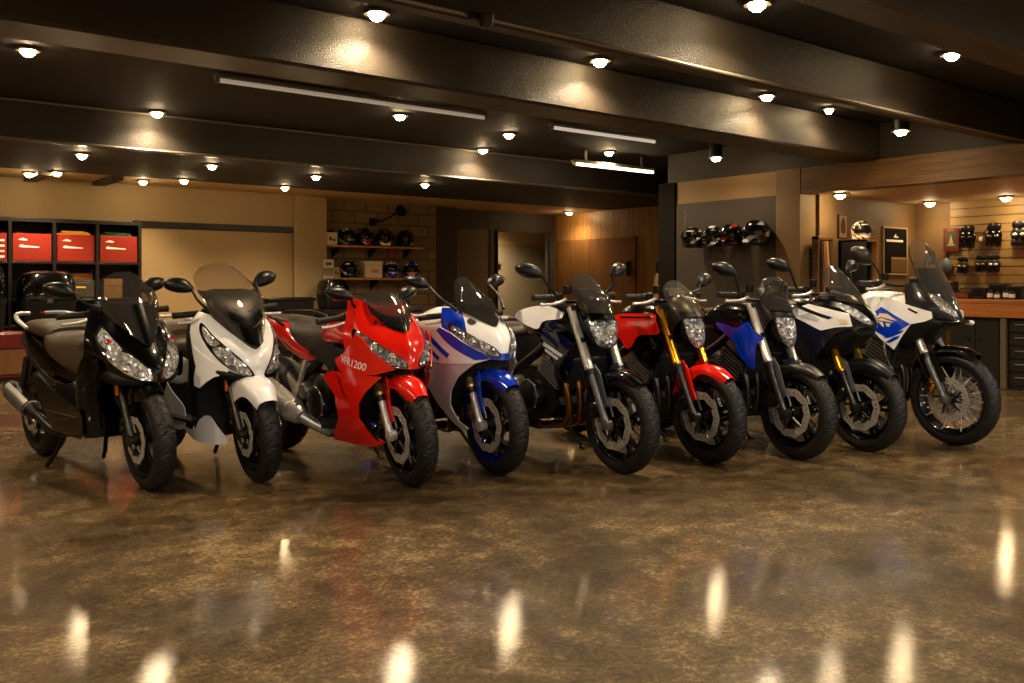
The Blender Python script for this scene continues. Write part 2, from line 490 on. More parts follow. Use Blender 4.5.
# dark wall with two openings
p0 = on_y(449, 228, YD); p1 = on_y(490, 229, YD); p2 = on_y(496, 229, YD); p3 = on_y(549, 232, YD)
hd = p0[2]
struct('wall_back', [(B3(xn1, p0[0], YD - .25, YD + .12, 0, HB), m_dark), (B3(p0[0], 11.9, YD, YD + .12, hd, HB), m_dark),
                     (B3(p1[0], p2[0], YD, YD + .12, 0, hd), m_dark), (B3(p3[0], 11.9, YD, YD + .12, 0, hd), m_dark)])
struct('door_1', [(B3(p0[0], p1[0], YD + .02, YD + .08, 0, hd), mat('olive_door', '6E5C3E', .45))])
# office seen through the opening
struct('wall_office', [(B3(p2[0] - 1.5, p3[0] + 2.5, YD + 1.9, YD + 2.0, 0, 1.96), mat('office_grey', '7A6E58', .6)), (B3(p2[0] - 1.5, p3[0] + 2.5, YD + 1.9, YD + 2.0, 1.96, HB), m_beige)])
struct('trim_2', [(B3(p2[0], p2[0] + .03, YD - .03, YD, 0, hd), m_frame), (B3(p3[0] - .03, p3[0], YD - .03, YD, 0, hd), m_frame), (B3(p2[0], p3[0], YD - .03, YD, hd - .03, hd), m_frame)])
# wooden wall with door
XW = 11.5
pw0 = on_x(558, 240, XW); pw1 = on_x(636, 236, XW)
struct('wall_wood', [(B3(XW, XW + .2, 8.1, YD, 0, HB), m_ply)])
struct('door_2', [(B3(XW - .03, XW, pw1[1], pw0[1], 0, pw0[2] - .02), m_doorwood), (B3(XW - .05, XW, pw1[1] - .03, pw1[1], 0, pw0[2]), m_doorwood)])
struct('wall_right', [(B3(XR, XW + .2, 6.05, 8.1, 0, HC), mat('dark_upper_wall', '2A2118', .6)), (B3(XR - .004, XR, 6.05, 8.1, 0, HB), mat('right_wall_paint', '876B44', .6, vary=.06, vscale=1.2)), (B3(XR, XR + .12, -7, 6.05, HB, HC), mat('dark_upper_wall', '2A2118', .6))])
q0 = on_x(678, 206, XR); q1 = on_x(780, 197, XR)
struct('wall_panel', [(B3(XR - .03, XR - .004, q1[1], q0[1], 0, q0[2] + .02), m_greyp)])
struct('trim_3', [(B3(XR - .036, XR - .03, on_x(687, 220, XR)[1] - .005, on_x(687, 220, XR)[1] + .005, 1.62, 2.08), m_grey)])
r0 = on_x(779, 200, XR); r1 = on_x(803, 200, XR)
struct('pillar_right', [(B3(XR - .06, XR + .25, r1[1], r0[1], 0, HB), mat('right_pillar_paint', '735A38', .6, vary=.06, vscale=1.2))])
s0 = on_x(661, 250, XR); s1 = on_x(677, 250, XR)
struct('pillar_post', [(B3(XR - .05, XR + .3, s1[1], s0[1], 0, HB), mat('dark_post_paint', '14100B', .8, spec=.1))])
struct('trim_4', [(B3(XR - .05, XR + .13, -6, r1[1], 2.15, HB, .006), m_oak)])
# workshop behind the beam
XS, YS, HS = 11.5, 6.0, 2.16
struct('ceiling_workshop', [(B3(XR + .13, XS + .3, -6, YS, HS, HS + .1), m_soffit)])
struct('wall_workshop', [(B3(XR + .26, XS + .2, YS, YS + .05, 0, HS), mat('workshop_paint', '6B5331', .6, vary=.06, vscale=1.2))])
ysl = on_x(951, 250, XS)[1]
struct('wall_shop', [(B3(XS, XS + .2, -6, YS, 0, HS), mat('workshop_paint', '6B5331', .6, vary=.06, vscale=1.2))])
its = []
sp = .105
for k in range(13):
    z = .80 + k * sp
    its.append((B3(XS - .022, XS, -5.9, ysl, z + .012, min(z + sp, HS)), m_slat)); its.append((B3(XS - .01, XS, -5.9, ysl, z, z + .012), m_groove))
struct('wall_slat', its)
# walls that close the hall behind and beside the camera
struct('wall_front', [(B3(-5, 12, -7.2, -7, 0, HC), m_beige)])
struct('wall_side', [(B3(-5.2, -5, -7, 13, 0, HC), m_beige)])
struct('wall_shop_end', [(B3(XR, 12, -6.2, -6, 0, HC), m_beige)])

# ================================================================ ceiling lights
def downlight(x, y, z, label, power, r=.06, col=(1, .77, .49), spot=150):
    t = thing('downlight', label, 'ceiling light', (x, y, z - .004), 0, 'recessed ceiling downlights')
    mesh_obj('trim_ring', [(lathe([(r, -.02), (r + .025, -.02), (r + .025, 0), (r, .004)], 28, 'z', (0, 0, 0), True), mat('lamp_ring', '6F675A', .35, .4))], t)
    mesh_obj('diffuser', [(lathe([(.0, -.062), (r * .45, -.057), (r * .8, -.04), (r, -.012), (r, 0)], 28, 'z'), m_lampglow)], t)
    if power:
        ld = bpy.data.lights.new('lamp', 'SPOT'); ld.energy = power; ld.spot_size = R_(spot); ld.spot_blend = .9; ld.shadow_soft_size = .045; ld.color = col
        lo = bpy.data.objects.new('lamp', ld); COL.objects.link(lo); lo.parent = t; lo.location = (0, 0, -.075)
    return t
slab = [((377, 20), 'downlight high before the front beam, above the scooters'), ((600, 62), 'downlight in the dark slab above the windscreen of the naked bikes'),
        ((767, 99), 'downlight before the wide beam near its right half'), ((901, 129), 'last downlight of the beam row, by the timber beam'),
        ((829, 109), 'small dim downlight between two bright ones near timber beam'),
        ((28, 48), 'downlight behind the wide beam at far left of ceiling'), ((400, 114), 'downlight behind the long unlit tube'),
        ((509, 133), 'downlight between the long tube and short tube'), ((609, 151), 'downlight just above the lit tube'), ((716, 156), 'downlight in front of the wall with four helmets'),
        ((157, 113), 'downlight at the face of the back beam over the white scooter'), ((483, 155), 'downlight at the face of the back beam at mid ceiling'),
        ((952, 52), 'downlight highest on the right, beyond the front beam'), ((757, 1), 'downlight cut by top edge of picture')]
lows = [((82, 153), 'small downlight in the dark soffit above red boxes'), ((212, 164), 'small downlight in the dark soffit above the beige panel'),
        ((316, 175), 'small downlight in the dark soffit before the beige pillar'), ((425, 183), 'small downlight over the helmet shelves'),
        ((29, 172), 'small downlight in tan soffit at far left'), ((57, 171), 'small downlight in tan soffit between the stub and red boxes'),
        ((143, 180), 'small downlight in tan soffit where shelving meets panel'), ((184, 179), 'small downlight in tan soffit above the middle of the panel'), ((285, 186), 'small downlight in tan soffit beside pillar')]
for (px, py), lb in slab:
    if px in (716, 901):      # these two hang below the slab on a short can
        p = on_z(px, py, 2.62); t = downlight(p[0], p[1], 2.62, lb, P_SLAB * (.3 if px == 716 else .3))
        mesh_obj('can', [(lathe([(0, .0), (.075, 0), (.075, HC - 2.62), (0, HC - 2.62)], 24, 'z', (0, 0, .004)), m_black)], t); continue
    p = on_z(px, py, HC); x, y = p[0], p[1]
    if 4.8 < y < 5.3: y = 4.93; x = on_y(px, py, y)[0]
    if 9.2 < y < 9.8: y = 9.15; x = on_y(px, py, y)[0]
    downlight(min(x, XR - .3), y, HC, lb, P_SLAB * (.35 if px == 829 else 1), .04 if px == 829 else .056)
for (px, py), lb in lows:
    p = on_z(px, py, HB)
    if py > 165 and 'tan' in lb: downlight(p[0], min(p[1], 12.2), HB, lb, P_LOW * 1.5, .05, spot=118)
    else: downlight(p[0], min(p[1], 12.2), HB, lb, P_LOW * (3.2 if px > 400 else 1.2), .05)
# added unseen lamps beside and behind the camera, to light the bikes' fronts and sides
k = 0
for y, pw in ((-5.6, P_FRONT * 1.1), (-2.6, P_FRONT * .7), (.5, P_FRONT * .35)):
    for x in (-2.5, .8, 4.1, 7.4):
        downlight(x, y, HC, 'added unseen downlight behind the camera, lights the bike fronts', pw, col=(1, .96, .90), spot=178)
for x in (-3.2, -.3):
    for y in (3.25, 4.75, 7.4): downlight(x, y, HC, 'added unseen downlight left of the picture, lights the bike sides', P_SLAB)
# workshop spots
for p, lb in ((on_y(840, 204, YS - .22), 'round spot above the hanging rack in the workshop'), (on_x(930, 205, XS - .30), 'spot above the plain wall beside the black poster'), (on_x(1006, 199, XS - .30), 'spot above the slat wall gloves')):
    downlight(p[0], p[1], HS, lb, P_SHOP, .06, col=(1, .70, .38))
for yy in (2.2, .9, -.4): downlight(XS - .35, yy, HS, 'spot above the slat wall out of the picture', P_SHOP, .06, col=(1, .70, .38))
downlight(p3[0] - .3, YD + 1.3, HB, 'downlight of the office behind the opening', P_LOW * 5)
pq = on_z(575, 215, HB)
downlight(XW - .35, 12.4, HB, 'downlight over the wooden wall', P_LOW * .8)

def tube_light(px0, px1, y, z, label, lit=None):
    a = on_y(*px0, y); b = on_y(*px1, y)
    t = thing('ceiling_tube_light', label, 'strip light', ((a[0] + b[0]) / 2, y, z)); h = (b[0] - a[0]) / 2
    mesh_obj('housing', [(box((0, 0, .035), (2 * h, .09, .04), .008), mat('tube_housing', '8B857A', .4))], t)
    mesh_obj('tube', [(tube([(-h + .03, -.02, 0), (h - .03, -.02, 0)], .02, 12), lit or m_tube)], t)
    for s in (-1, 1):
        mesh_obj('end_cap', [(box((s * (h - .015), -.01, .005), (.03, .05, .05), .006), m_grey)], t)
        mesh_obj('bracket', [(box((s * h * .7, 0, (HC - z) / 2 + .025), (.03, .02, HC - z - .06), 0), m_grey)], t)
tube_light((215, 72), (485, 113), 7.15, HC - .07, 'long unlit tube lamp under the slab', mat('tube_bounce_faint', 'F2EEE4', .4, emis='FFEFD8', estr=.10))  # tube is off; faint emission stands in for light bounced off the floor
tube_light((550, 120), (655, 138), 7.15, HC - .07, 'short pale unlit tube lamp right of the long one', mat('tube_bounce_pale', 'F2EEE4', .4, emis='FFF0DC', estr=.22))  # also off: its pale glow replaces bounced light
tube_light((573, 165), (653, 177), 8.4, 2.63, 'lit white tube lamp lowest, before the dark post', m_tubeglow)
# conduit along beams
tag(mesh_obj('ceiling_conduit', [(tube([(-4.9, 3.64, HB + .012), (XR - .02, 3.64, HB + .012)], .012, 8), m_grey)]), 'thin metal conduit running along the foot of the front beam', 'conduit')
tag(mesh_obj('ceiling_conduit', [(tube([(-4.9, 9.33, HC - .012), (XR + 2, 9.33, HC - .012)], .012, 8), m_grey)]), 'thin metal conduit at the top of the back beam', 'conduit')
tag(mesh_obj('ceiling_conduit', [(tube([(-4.9, 9.33, HB + .012), (XR + 2, 9.33, HB + .012)], .012, 8), m_grey)]), 'thin metal conduit at the foot of the back beam', 'conduit')
pc = on_y(478, 37, 3.62)
cm = thing('ceiling_camera', 'small black camera on the conduit of the front beam', 'camera', (pc[0], 3.61, HB))
mesh_obj('mount', [(box((0, 0, .0), (.12, .04, .04), .008), m_black)], cm); mesh_obj('camera_head', [(lathe([(.0, -.04), (.03, -.035), (.04, 0), (.04, .03), (0, .03)], 20, 'z', (.02, -.03, -.02)), m_black)], cm)
# ================================================================ motorcycle materials
K = dict(
    rubber=mat('tyre_rubber', '15120F', .5, spec=.35, bump=.15, bscale=300),
    black=mat('gloss_black_paint', '030303', .25, coat=.8, spec=.1),
    satin=mat('satin_black_plastic', '0B0A0A', .36, spec=.35),
    matte=mat('matte_black_plastic', '0E0D0C', .6, spec=.3, bump=.15, bscale=250),
    guard=mat('guard_grey', '50545A', .4),
    lensdark=lamp_mat('headlight_facets_smoked', '9A9CA2', 40),
    graphite=mat('graphite_paint', '17171A', .3, coat=.6, spec=.2),
    red=mat('red_paint', 'E01A0C', .2, coat=1.0, spec=.3),
    white=mat('white_paint', 'F3F3F3', .2, coat=1.0),
    pearl=mat('silver_grey_paint', 'C4C5C8', .25, .1, coat=.8),
    blue=mat('blue_paint', '0634BE', .2, coat=1.0, spec=.3),
    deepblue=mat('blue_anodised', '0B1A8C', .25, .6),
    chrome=mat('chrome', 'D8D4CC', .1, 1.0),
    alu=mat('brushed_aluminium', 'CFCAC2', .3, .65),
    steel=mat('dark_steel', '4A4640', .35, .9),
    gold=mat('gold_anodised', 'C88A1E', .25, .9),
    palegold=mat('champagne_anodised', 'C7AA68', .28, .9),
    bronze=mat('heat_tinted_pipe', '8A5A2C', .3, .9),
    disc=mat('brake_disc_steel', 'B9B1A6', .35, .55),
    engine=mat('engine_black', '121110', .42, .3),
    engrey=mat('engine_grey', '6A6762', .35, .6),
    seat=mat('black_seat_vinyl', '30271E', .5, spec=.35, bump=.25, bscale=180),
    brownseat=mat('brown_seat_vinyl', '46382A', .5, spec=.35, bump=.25, bscale=180),
    lens=lamp_mat('headlight_facets', 'DADCE0', 38),
    lens2=lamp_mat('headlight_facets_fine', 'E8E8E6', 70),
    amber=mat('amber_lens', 'E0641A', .15, coat=1),
    clear=mat('clear_indicator_lens', 'E6E2DC', .08, coat=1),
    redlens=mat('red_lens', '9A0E0A', .15, coat=1),
    mirror=mat('mirror_glass', 'E0E0E0', .03, 1.0),
    grip=mat('grip_rubber', '15130F', .7),
    wht=mat('white_lettering', 'F3EFE8', .4),
    cream=mat('cream_emblem', 'E7D3A8', .4),
    radi=mat('radiator_core', '1E1D1C', .5, .5, bump=.6, bscale=400),
)
S_smoke = screen_mat('smoked_screen', 'C6C0B6', .0)
S_dark = screen_mat('dark_screen', '8C857C', .0)
S_clear = screen_mat('pale_screen', 'F4F0E8', .0)
S_brown = screen_mat('brown_tint_screen', 'F0EBE2', .0)

class Bike:
    def __init__(s, name, label, H, px, py, xa, R, rake=25, steer=0, lean=0, group=None, cat='motorcycle'):
        H = R_(H); Z = FPX * CAMH / (py - CY); X = (px - CX) / FPX * Z
        f = (sin(H), -cos(H))                       # heading in the picture's (right, into) plane
        ox, oz = X - f[0] * xa, Z - f[1] * xa
        fw = (f[0] * CT + f[1] * ST, -f[0] * ST + f[1] * CT)
        s.root = thing(name, label, cat, (CT * ox + ST * oz, -ST * ox + CT * oz, 0), atan2(fw[1], fw[0]), group)
        s.root.rotation_euler = (R_(-lean), 0, atan2(fw[1], fw[0]))
        s.xa, s.R, s.rake, s.steer = xa, R, R_(rake), R_(steer)
        s.e = Vector((-sin(s.rake), 0, cos(s.rake)))
        s.A = Vector((xa, 0, R))
        s.S = s.A + Vector((-cos(s.rake), 0, -sin(s.rake))) * .035
        s.Ms = Matrix.Translation(s.S) @ Matrix.Rotation(s.steer, 4, s.e) @ Matrix.Translation(-s.S)
    def fk(s, t, y=0, d=0):
        """point on the fork: t along the legs from the axle, d forward of them"""
        p = s.A + s.e * t + Vector((cos(s.rake), 0, sin(s.rake))) * d
        return (p.x, y, p.z)
    def add(s, name, items, parent=None, front=False, angle=40):
        its = []
        for vf, m in items:
            its.append((xf(vf, s.Ms) if front else vf, K[m] if isinstance(m, str) else m))
        return mesh_obj(name, its, parent or s.root, angle)

def tyre(R, w, rr, c, n=240, grooves=26):
    V = []; m = 22; prof = []
    for j in range(m + 1):
        th = R_(-112 + 224 * j / m)
        y = w / 2 * sin(th); rad = (R - w * .46) + w * .46 * cos(th)
        if abs(th) > R_(90): y = w / 2 * (sin(th) * .96)
        prof.append((max(rad, rr - .006), y, th))
    for i in range(n):
        a = 2 * pi * i / n
        for (rad, y, th) in prof:
            q = abs(th) / R_(70); d = 0
            ph = (i * grooves / n + q * .9 + (.5 if th > 0 else 0)) % 1
            if .12 < q < 1.0 and ph < .12: d = .007
            ph2 = (i * grooves / n * .5 + q * .45 + .3) % 1
            if .05 < q < .55 and ph2 < .06: d = .007
            r = rad - d
            V.append((c[0] + r * cos(a), c[1] + y, c[2] + r * sin(a)))
    nc = m + 1; F = []
    for i in range(n):
        k = (i + 1) % n
        for j in range(nc - 1): F.append((i * nc + j, k * nc + j, k * nc + j + 1, i * nc + j + 1))
        F.append((i * nc + nc - 1, k * nc + nc - 1, k * nc, i * nc))
    return V, F

def disc_ring(ri, ro, t, c, y, holes=28):
    """perforated annulus with a wavy rim"""
    n = holes * 4; rr = [ri, ri + (ro - ri) * .3, ri + (ro - ri) * .62, ro]; V = []; F = []
    for s_ in (-1, 1):
        for i in range(n):
            a = 2 * pi * i / n
            for j, r in enumerate(rr):
                q = r + (.0035 * cos(a * 10) if j in (0, 3) else 0)
                V.append((c[0] + q * cos(a), y + s_ * t / 2, c[2] + q * sin(a)))
    def I(s_, i, j): return s_ * n * 4 + (i % n) * 4 + j
    for i in range(n):
        for j in range(3):
            if j == 1 and i % 4 == 0:
                F += [(I(0, i, 1), I(0, i + 1, 1), I(1, i + 1, 1), I(1, i, 1)), (I(0, i + 1, 2), I(0, i, 2), I(1, i, 2), I(1, i + 1, 2)),
                      (I(0, i, 2), I(0, i, 1), I(1, i, 1), I(1, i, 2)), (I(0, i + 1, 1), I(0, i + 1, 2), I(1, i + 1, 2), I(1, i + 1, 1))]
                continue
            F.append((I(0, i, j), I(0, i + 1, j), I(0, i + 1, j + 1), I(0, i, j + 1)))
            F.append((I(1, i, j), I(1, i, j + 1), I(1, i + 1, j + 1), I(1, i + 1, j)))
        for j in (0, 3):
            q = (I(0, i, j), I(1, i, j), I(1, i + 1, j), I(0, i + 1, j)); F.append(q if j == 0 else tuple(reversed(q)))
    return V, F

def spoke_set(c, rr, style, y0=0, n=5, off=0.):
    out = []
    def bar(a, r0, r1, w0, w1, t0, t1, da0=0., da1=0.):
        P = []
        for r, w_, t, d in ((r0, w0, t0, da0), (r1, w1, t1, da1)):
            ca, sa = cos(a + d), sin(a + d); px, pz = c[0] + r * ca, c[2] + r * sin(a + d)
            P.append([(px - sa * w_, y0 - t, pz + ca * w_), (px + sa * w_, y0 - t, pz - ca * w_), (px + sa * w_ * .7, y0 + t, pz - ca * w_ * .7), (px - sa * w_ * .7, y0 + t, pz + ca * w_ * .7)])
        out.append(rings(P))
    for k in range(n):
        a = 2 * pi * k / n + off
        if style == 'five':
            bar(a, .03, rr, .03, .019, .026, .016)
        elif style == 'pair':
            bar(a, .03, rr, .013, .009, .024, .014, .25, .13); bar(a, .03, rr, .013, .009, .024, .014, -.25, -.13)
        elif style == 'y':
            bar(a, .03, rr * .55, .02, .015, .026, .018); bar(a, rr * .5, rr, .011, .009, .018, .012, 0.03, .24); bar(a, rr * .5, rr, .011, .009, .018, .012, -.03, -.24)
    return out

def wheel(B, name, c, R, w, rr, style, mrim, front, discs=(), mhub='satin', nsp=5, off=0., dr=.155, msp=None):
    hw = w * .40
    its = [(lathe([(rr + .004, -hw - .004), (rr + .008, -hw), (rr - .004, -hw * .8), (rr - .026, -hw * .45), (rr - .026, hw * .45), (rr - .004, hw * .8), (rr + .008, hw), (rr + .004, hw + .004), (rr - .007, hw), (rr - .016, hw * .8), (rr - .036, hw * .4), (rr - .036, -hw * .4), (rr - .016, -hw * .8), (rr - .007, -hw)], 72, 'y', c, True), mrim)]
    if style == 'wire':
        sp = []
        for k in range(20):
            a = 2 * pi * k / 20; s = 1 if k % 2 else -1
            for d in (.32, -.32):
                sp.append(tube([(c[0] + .045 * cos(a), s * .045, c[2] + .045 * sin(a)), (c[0] + (rr - .012) * cos(a + d), -s * hw * .75, c[2] + (rr - .012) * sin(a + d))], .0032, 6))
        its.append((join(*sp), msp or 'alu'))
    else:
        its.append((join(*spoke_set(c, rr - .02, style, 0, nsp, off)), msp or mrim))
    its.append((lathe([(.0, -.062), (.022, -.062), (.032, -.05), (.04, -.03), (.04, .03), (.032, .05), (.022, .062), (0, .062)], 28, 'y', c), mhub))
    o = B.add(name, its, None, front)
    B.add('tire', [(tyre(R, w, rr, c), 'rubber')], o, front, 28)
    for y in discs:
        arms = []
        for k in range(5):
            a = 2 * pi * k / 5 + .3
            arms.append(tube([(c[0] + .04 * cos(a), y * .96, c[2] + .04 * sin(a)), (c[0] + dr * .78 * cos(a + .25), y, c[2] + dr * .78 * sin(a + .25))], [.011, .007], 6))
        B.add('brake_disc', [(disc_ring(dr * .70, dr, .005, c, y), 'disc'), (join(*arms), 'steel')], o, front)
    return o

def fork(B, ym=.10, top=.74, split=.34, mup='alu', mlow='steel', r1=.028, r0=.021, usd=True, cal=True, mcal='satin', calside=(-1, 1)):
    for s in (-1, 1):
        y = s * ym; p = lambda t, d=0: B.fk(t, y, d)
        its = [(tube([p(split - .02), p(split), p(split + .004), p(top)], [r1 * .98, r1 * 1.12, r1, r1], 18), mup),
               (tube([p(split - .05), p(split - .015)], [r1 * 1.02, r1 * 1.02], 18), 'satin'),
               (tube([p(-.03), p(0), p(.06), p(split)], [r0 * .8, r0 * 1.35, r0, r0 * .98], 16), mlow)]
        if not usd:
            its = [(tube([p(.36), p(top)], r0 * .82, 16), mup), (tube([p(-.05), p(0), p(.10), p(.36), p(.39)], [r0 * .9, r0 * 1.35, r0 * 1.25, r0 * 1.2, r0 * 1.0], 16), mlow)]
        o = B.add('fork_leg', its, None, True)
        ax = B.fk(0)
        B.add('axle_clamp', [(lathe([(0, y - s * .03), (.03, y - s * .028), (.032, y + s * .018), (.016, y + s * .026), (0, y + s * .026)] if s > 0 else [(0, y - .026), (.016, y - .026), (.032, y - .018), (.03, y + .028), (0, y + .03)], 20, 'y', (ax[0], 0, ax[2])), mlow)], o, True)
        if cal and s in calside:
            # caliper behind the leg, gripping the disc
            cx, cz = B.A.x - .115, B.R + .075
            blk = box((0, 0, 0), (.055, .075, .115), .016)
            blk = xf(blk, Matrix.Translation((cx, s * (ym - .028), cz)) @ Matrix.Rotation(R_(30), 4, 'Y'))
            piston = lathe([(0, s * (ym + .018)), (.018, s * (ym + .016)), (.021, s * (ym))], 16, 'y', (cx, 0, cz + .02))
            piston2 = lathe([(0, s * (ym + .018)), (.018, s * (ym + .016)), (.021, s * (ym))], 16, 'y', (cx - .012, 0, cz - .022))
            B.add('brake_caliper', [(blk, mcal), (piston, 'steel'), (piston2, 'steel'), (tube([(cx, s * ym, cz + .05), (cx - .05, s * (ym + .02), cz + .16), B.fk(.42, y * 1.05, -.04), B.fk(.6, y * .7, -.03)], .006, 6, 16), 'satin')], o, True)
    tr = []
    for t in (top - .03, top - .24):
        if t > split + .06:
            tr.append(prism([(-.135, -.03), (.135, -.03), (.14, .02), (.06, .05), (-.06, .05), (-.14, .02)], 0, .03, 'z'))
            M = Matrix(((cos(B.rake), 0, -sin(B.rake), 0), (0, 1, 0, 0), (sin(B.rake), 0, cos(B.rake), 0), (0, 0, 0, 1)))
            pp = B.fk(t)
            Q = Matrix.Translation(pp) @ M @ Matrix.Rotation(pi / 2, 4, 'Z')
            tr[-1] = xf(tr[-1], Q)
    B.add('triple_clamp', [(join(*tr), 'satin')], None, True)

def fender(B, a0, a1, w, m, skirt=None, rise=.022, inner=.035, name='front_fender', n=7, extra=(), tip=.6):
    c = B.A; rows = []
    for i in range(n):
        f = i / (n - 1); a = R_(a0 + (a1 - a0) * f)
        ww = w * (tip + (1 - tip) * sin(pi * min(max(f * 1.0, .0), 1)) ** .5)
        sk = inner if not skirt else inner + skirt(f)
        rr = B.R + rise
        def P(r, y): return (c.x + r * cos(a), y, c.z + r * sin(a))
        rows.append([P(rr + .006, 0), P(rr + .003, ww * .5), P(rr - .012, ww * .88), P(rr - .03, ww), P(rr - .03 - sk, ww * 1.03)])
    S = Surf(rows, True)
    return B.add(name, [(surf_mesh(S, 24, 25, .004), m)] + list(extra), None, True)

def ringloft(outl, st, c=(0, 0, 0), n=32, smooth=True, caps=True, tilt=0.):
    """outline (y, z) carried along x: st = [(x, scale, dy, dz)]"""
    ol = closed_spl(outl, n) if smooth else outl
    rs = []
    for s in st:
        x, k = s[0], s[1]; dy = s[2] if len(s) > 2 else 0; dz = s[3] if len(s) > 3 else 0
        rs.append([(c[0] + x + tilt * (q * k), c[1] + p * k + dy, c[2] + q * k + dz) for p, q in ol])
    return rings(rs, caps, caps)

def mirror(B, base, head, s, front=True, size=(.085, .05), m='satin', rot=0., stem=.0075, yaw=22):
    """leaf-shaped shell on a stalk; s = side (+1 left); turned a little towards the rider"""
    ol = [(1.02, .5), (.55, .95), (-.1, .95), (-.65, .55), (-1.08, -.35), (-1.0, -.72), (-.45, -.85), (.2, -.72), (.75, -.3)]
    ol = [((p * cos(rot) - q * sin(rot)) * size[0] * s, (p * sin(rot) + q * cos(rot)) * size[1]) for p, q in ol]
    M = Matrix.Translation(head) @ Matrix.Rotation(R_(yaw) * s, 4, 'Z') @ Matrix.Translation([-v for v in head])
    sh = xf(ringloft(ol, [(-.022, .93), (-.018, 1.0), (.0, .98), (.022, .82), (.036, .5), (.041, .2)], head), M)
    gl = xf(ringloft(ol, [(-.0225, .88), (-.0235, .2)], head), M)
    hb = M @ Vector((head[0] + .0, head[1] - s * size[0] * .92, head[2] - size[1] * .5))
    mid = ((base[0] + hb.x) / 2 + .015, (base[1] + hb.y) / 2 + s * .015, (base[2] + hb.z) / 2 - .005)
    o = B.add('mirror', [(sh, m)], None, front)
    B.add('mirror_glass', [(gl, 'mirror')], o, front)
    B.add('mirror_stalk', [(tube([base, mid, tuple(hb)], [stem * 1.5, stem, stem * 1.3], 10, 14), m)], o, front)
    return o

def handlebar(B, z, x, half=.38, clip=False, grip=.125, sweep=.06, lever='alu', rise=.03, sw=True, mbar='satin'):
    """bar with grips, levers and switch boxes; (x, z) is the grips' place"""
    o = None
    pts = [(x, -half, z), (x + sweep * .55, -half + .15, z + .004), (x + sweep, -.11, z - rise), (x + sweep, .11, z - rise), (x + sweep * .55, half - .15, z + .004), (x, half, z)]
    if clip:
        its = []
        for s in (-1, 1): its.append((tube([(x + .07, s * .11, z - .015), (x + .03, s * .2, z), (x, s * half, z - .01)], .0115, 12, 10), mbar))
    else: its = [(tube([pts[0], pts[1], pts[2], pts[3], pts[4], pts[5]], .0115, 12, 40), mbar)]
    o = B.add('handlebar', its, None, True)
    for s in (-1, 1):
        d = (sweep * .55 / .15 if not clip else .25) * s
        yv = lambda k: (x - (k) * 0 + abs(k) * (sweep * .37 / .15 if not clip else .2), s * (half - k), z + (0 if not clip else -.01 + k * .05))
        B.add('grip', [(tube([yv(-.012), yv(-.01), yv(.0), yv(.005), yv(grip), yv(grip + .008)], [.014, .02, .02, .0185, .0185, .022], 16), 'grip')], o, True)
        B.add('lever', [(tube([(x + .075, s * (half - grip - .06), z - .012), (x + .09, s * (half - grip), z - .03), (x + .085, s * (half - .06), z - .04), (x + .066, s * (half + .005), z - .042)], [.011, .0105, .0085, .0095], 10, 16), lever)], o, True)
        B.add('switch_box', [(box((x + .035, s * (half - grip - .035), z), (.05, .05, .055), .012), 'satin')], o, True)
    # brake fluid cup on the right
    B.add('fluid_reservoir', [(lathe([(0, 0), (.024, 0), (.026, .004), (.026, .038), (.028, .04), (.028, .05), (0, .052)], 20, 'z', (x + .075, -(half - grip - .07), z + .018)), 'satin')], o, True)
    return o

def swingarm(B, xr, R, m='steel', piv=(-.2, .42)):
    its = []
    for s in (-1, 1):
        its.append((rings([[(x, s * (y0), z - h), (x, s * (y0 + .03), z - h), (x, s * (y0 + .03), z + h), (x, s * y0, z + h)] for x, y0, z, h in ((piv[0], .085, piv[1], .045), ((piv[0] + xr) / 2, .105, (piv[1] + R) / 2 + .01, .04), (xr + .02, .115, R, .03), (xr - .05, .115, R, .022))]), m))
    its.append((tube([(piv[0] - .06, -.1, piv[1]), (piv[0] - .06, .1, piv[1])], .035, 12), m))
    B.add('swingarm', its)
    B.add('shock_absorber', [(tube([(piv[0] - .02, 0, piv[1] + .02), (piv[0] - .08, 0, piv[1] + .3)], .022, 12), 'steel'), (join(*[lathe([(.026, k * .022), (.032, k * .022 + .005), (.026, k * .022 + .01)], 18, 'z', (piv[0] - .025 - k * .0045, 0, piv[1] + .06), True) for k in range(9)]), 'redlens')])

def chain_drive(B, xr, R, piv):
    B.add('chain', [(tube([(piv[0] + .05, .115, piv[1] + .035), (xr, .115, R + .095)], .008, 6), 'steel'), (tube([(piv[0] + .05, .115, piv[1] - .035), (xr, .115, R - .095)], .008, 6), 'steel'),
                    (lathe([(.05, .112), (.1, .112), (.1, .118), (.05, .118)], 40, 'y', (xr, 0, R), True), 'steel')])

def side_stand(B, x=-.08, y=.16, z=.30, foot=(-.02, .30)):
    B.add('side_stand', [(tube([(x, y, z), (x + .02, y + .06, z * .5), (foot[0], foot[1], .012)], [.014, .012, .011], 10), 'satin'), (ell((foot[0], foot[1], .011), (.035, .022, .0105), 14, 6), 'satin')])

def pegs(B, x=-.2, z=.38, y=.17, m='alu'):
    for s in (-1, 1):
        o = B.add('foot_peg', [(box((x, s * (y + .05), z), (.03, .09, .018), .006), 'grip'), (prism([(x + .05, z + .12), (x + .08, z + .05), (x + .02, z - .02), (x - .03, z - .01), (x - .02, z + .06), (x - .1, z + .16), (x - .08, z + .19)], s * (y - .006), s * (y + .006)), m)])
        B.add('pedal', [(tube([(x + .02, s * (y + .01), z - .03), (x + .1, s * (y + .03), z - .04), (x + .16, s * (y + .05), z - .02)], .007, 8, 10), m), (tube([(x + .16, s * (y + .03), z - .02), (x + .16, s * (y + .08), z - .02)], .009, 8), 'grip')], o)

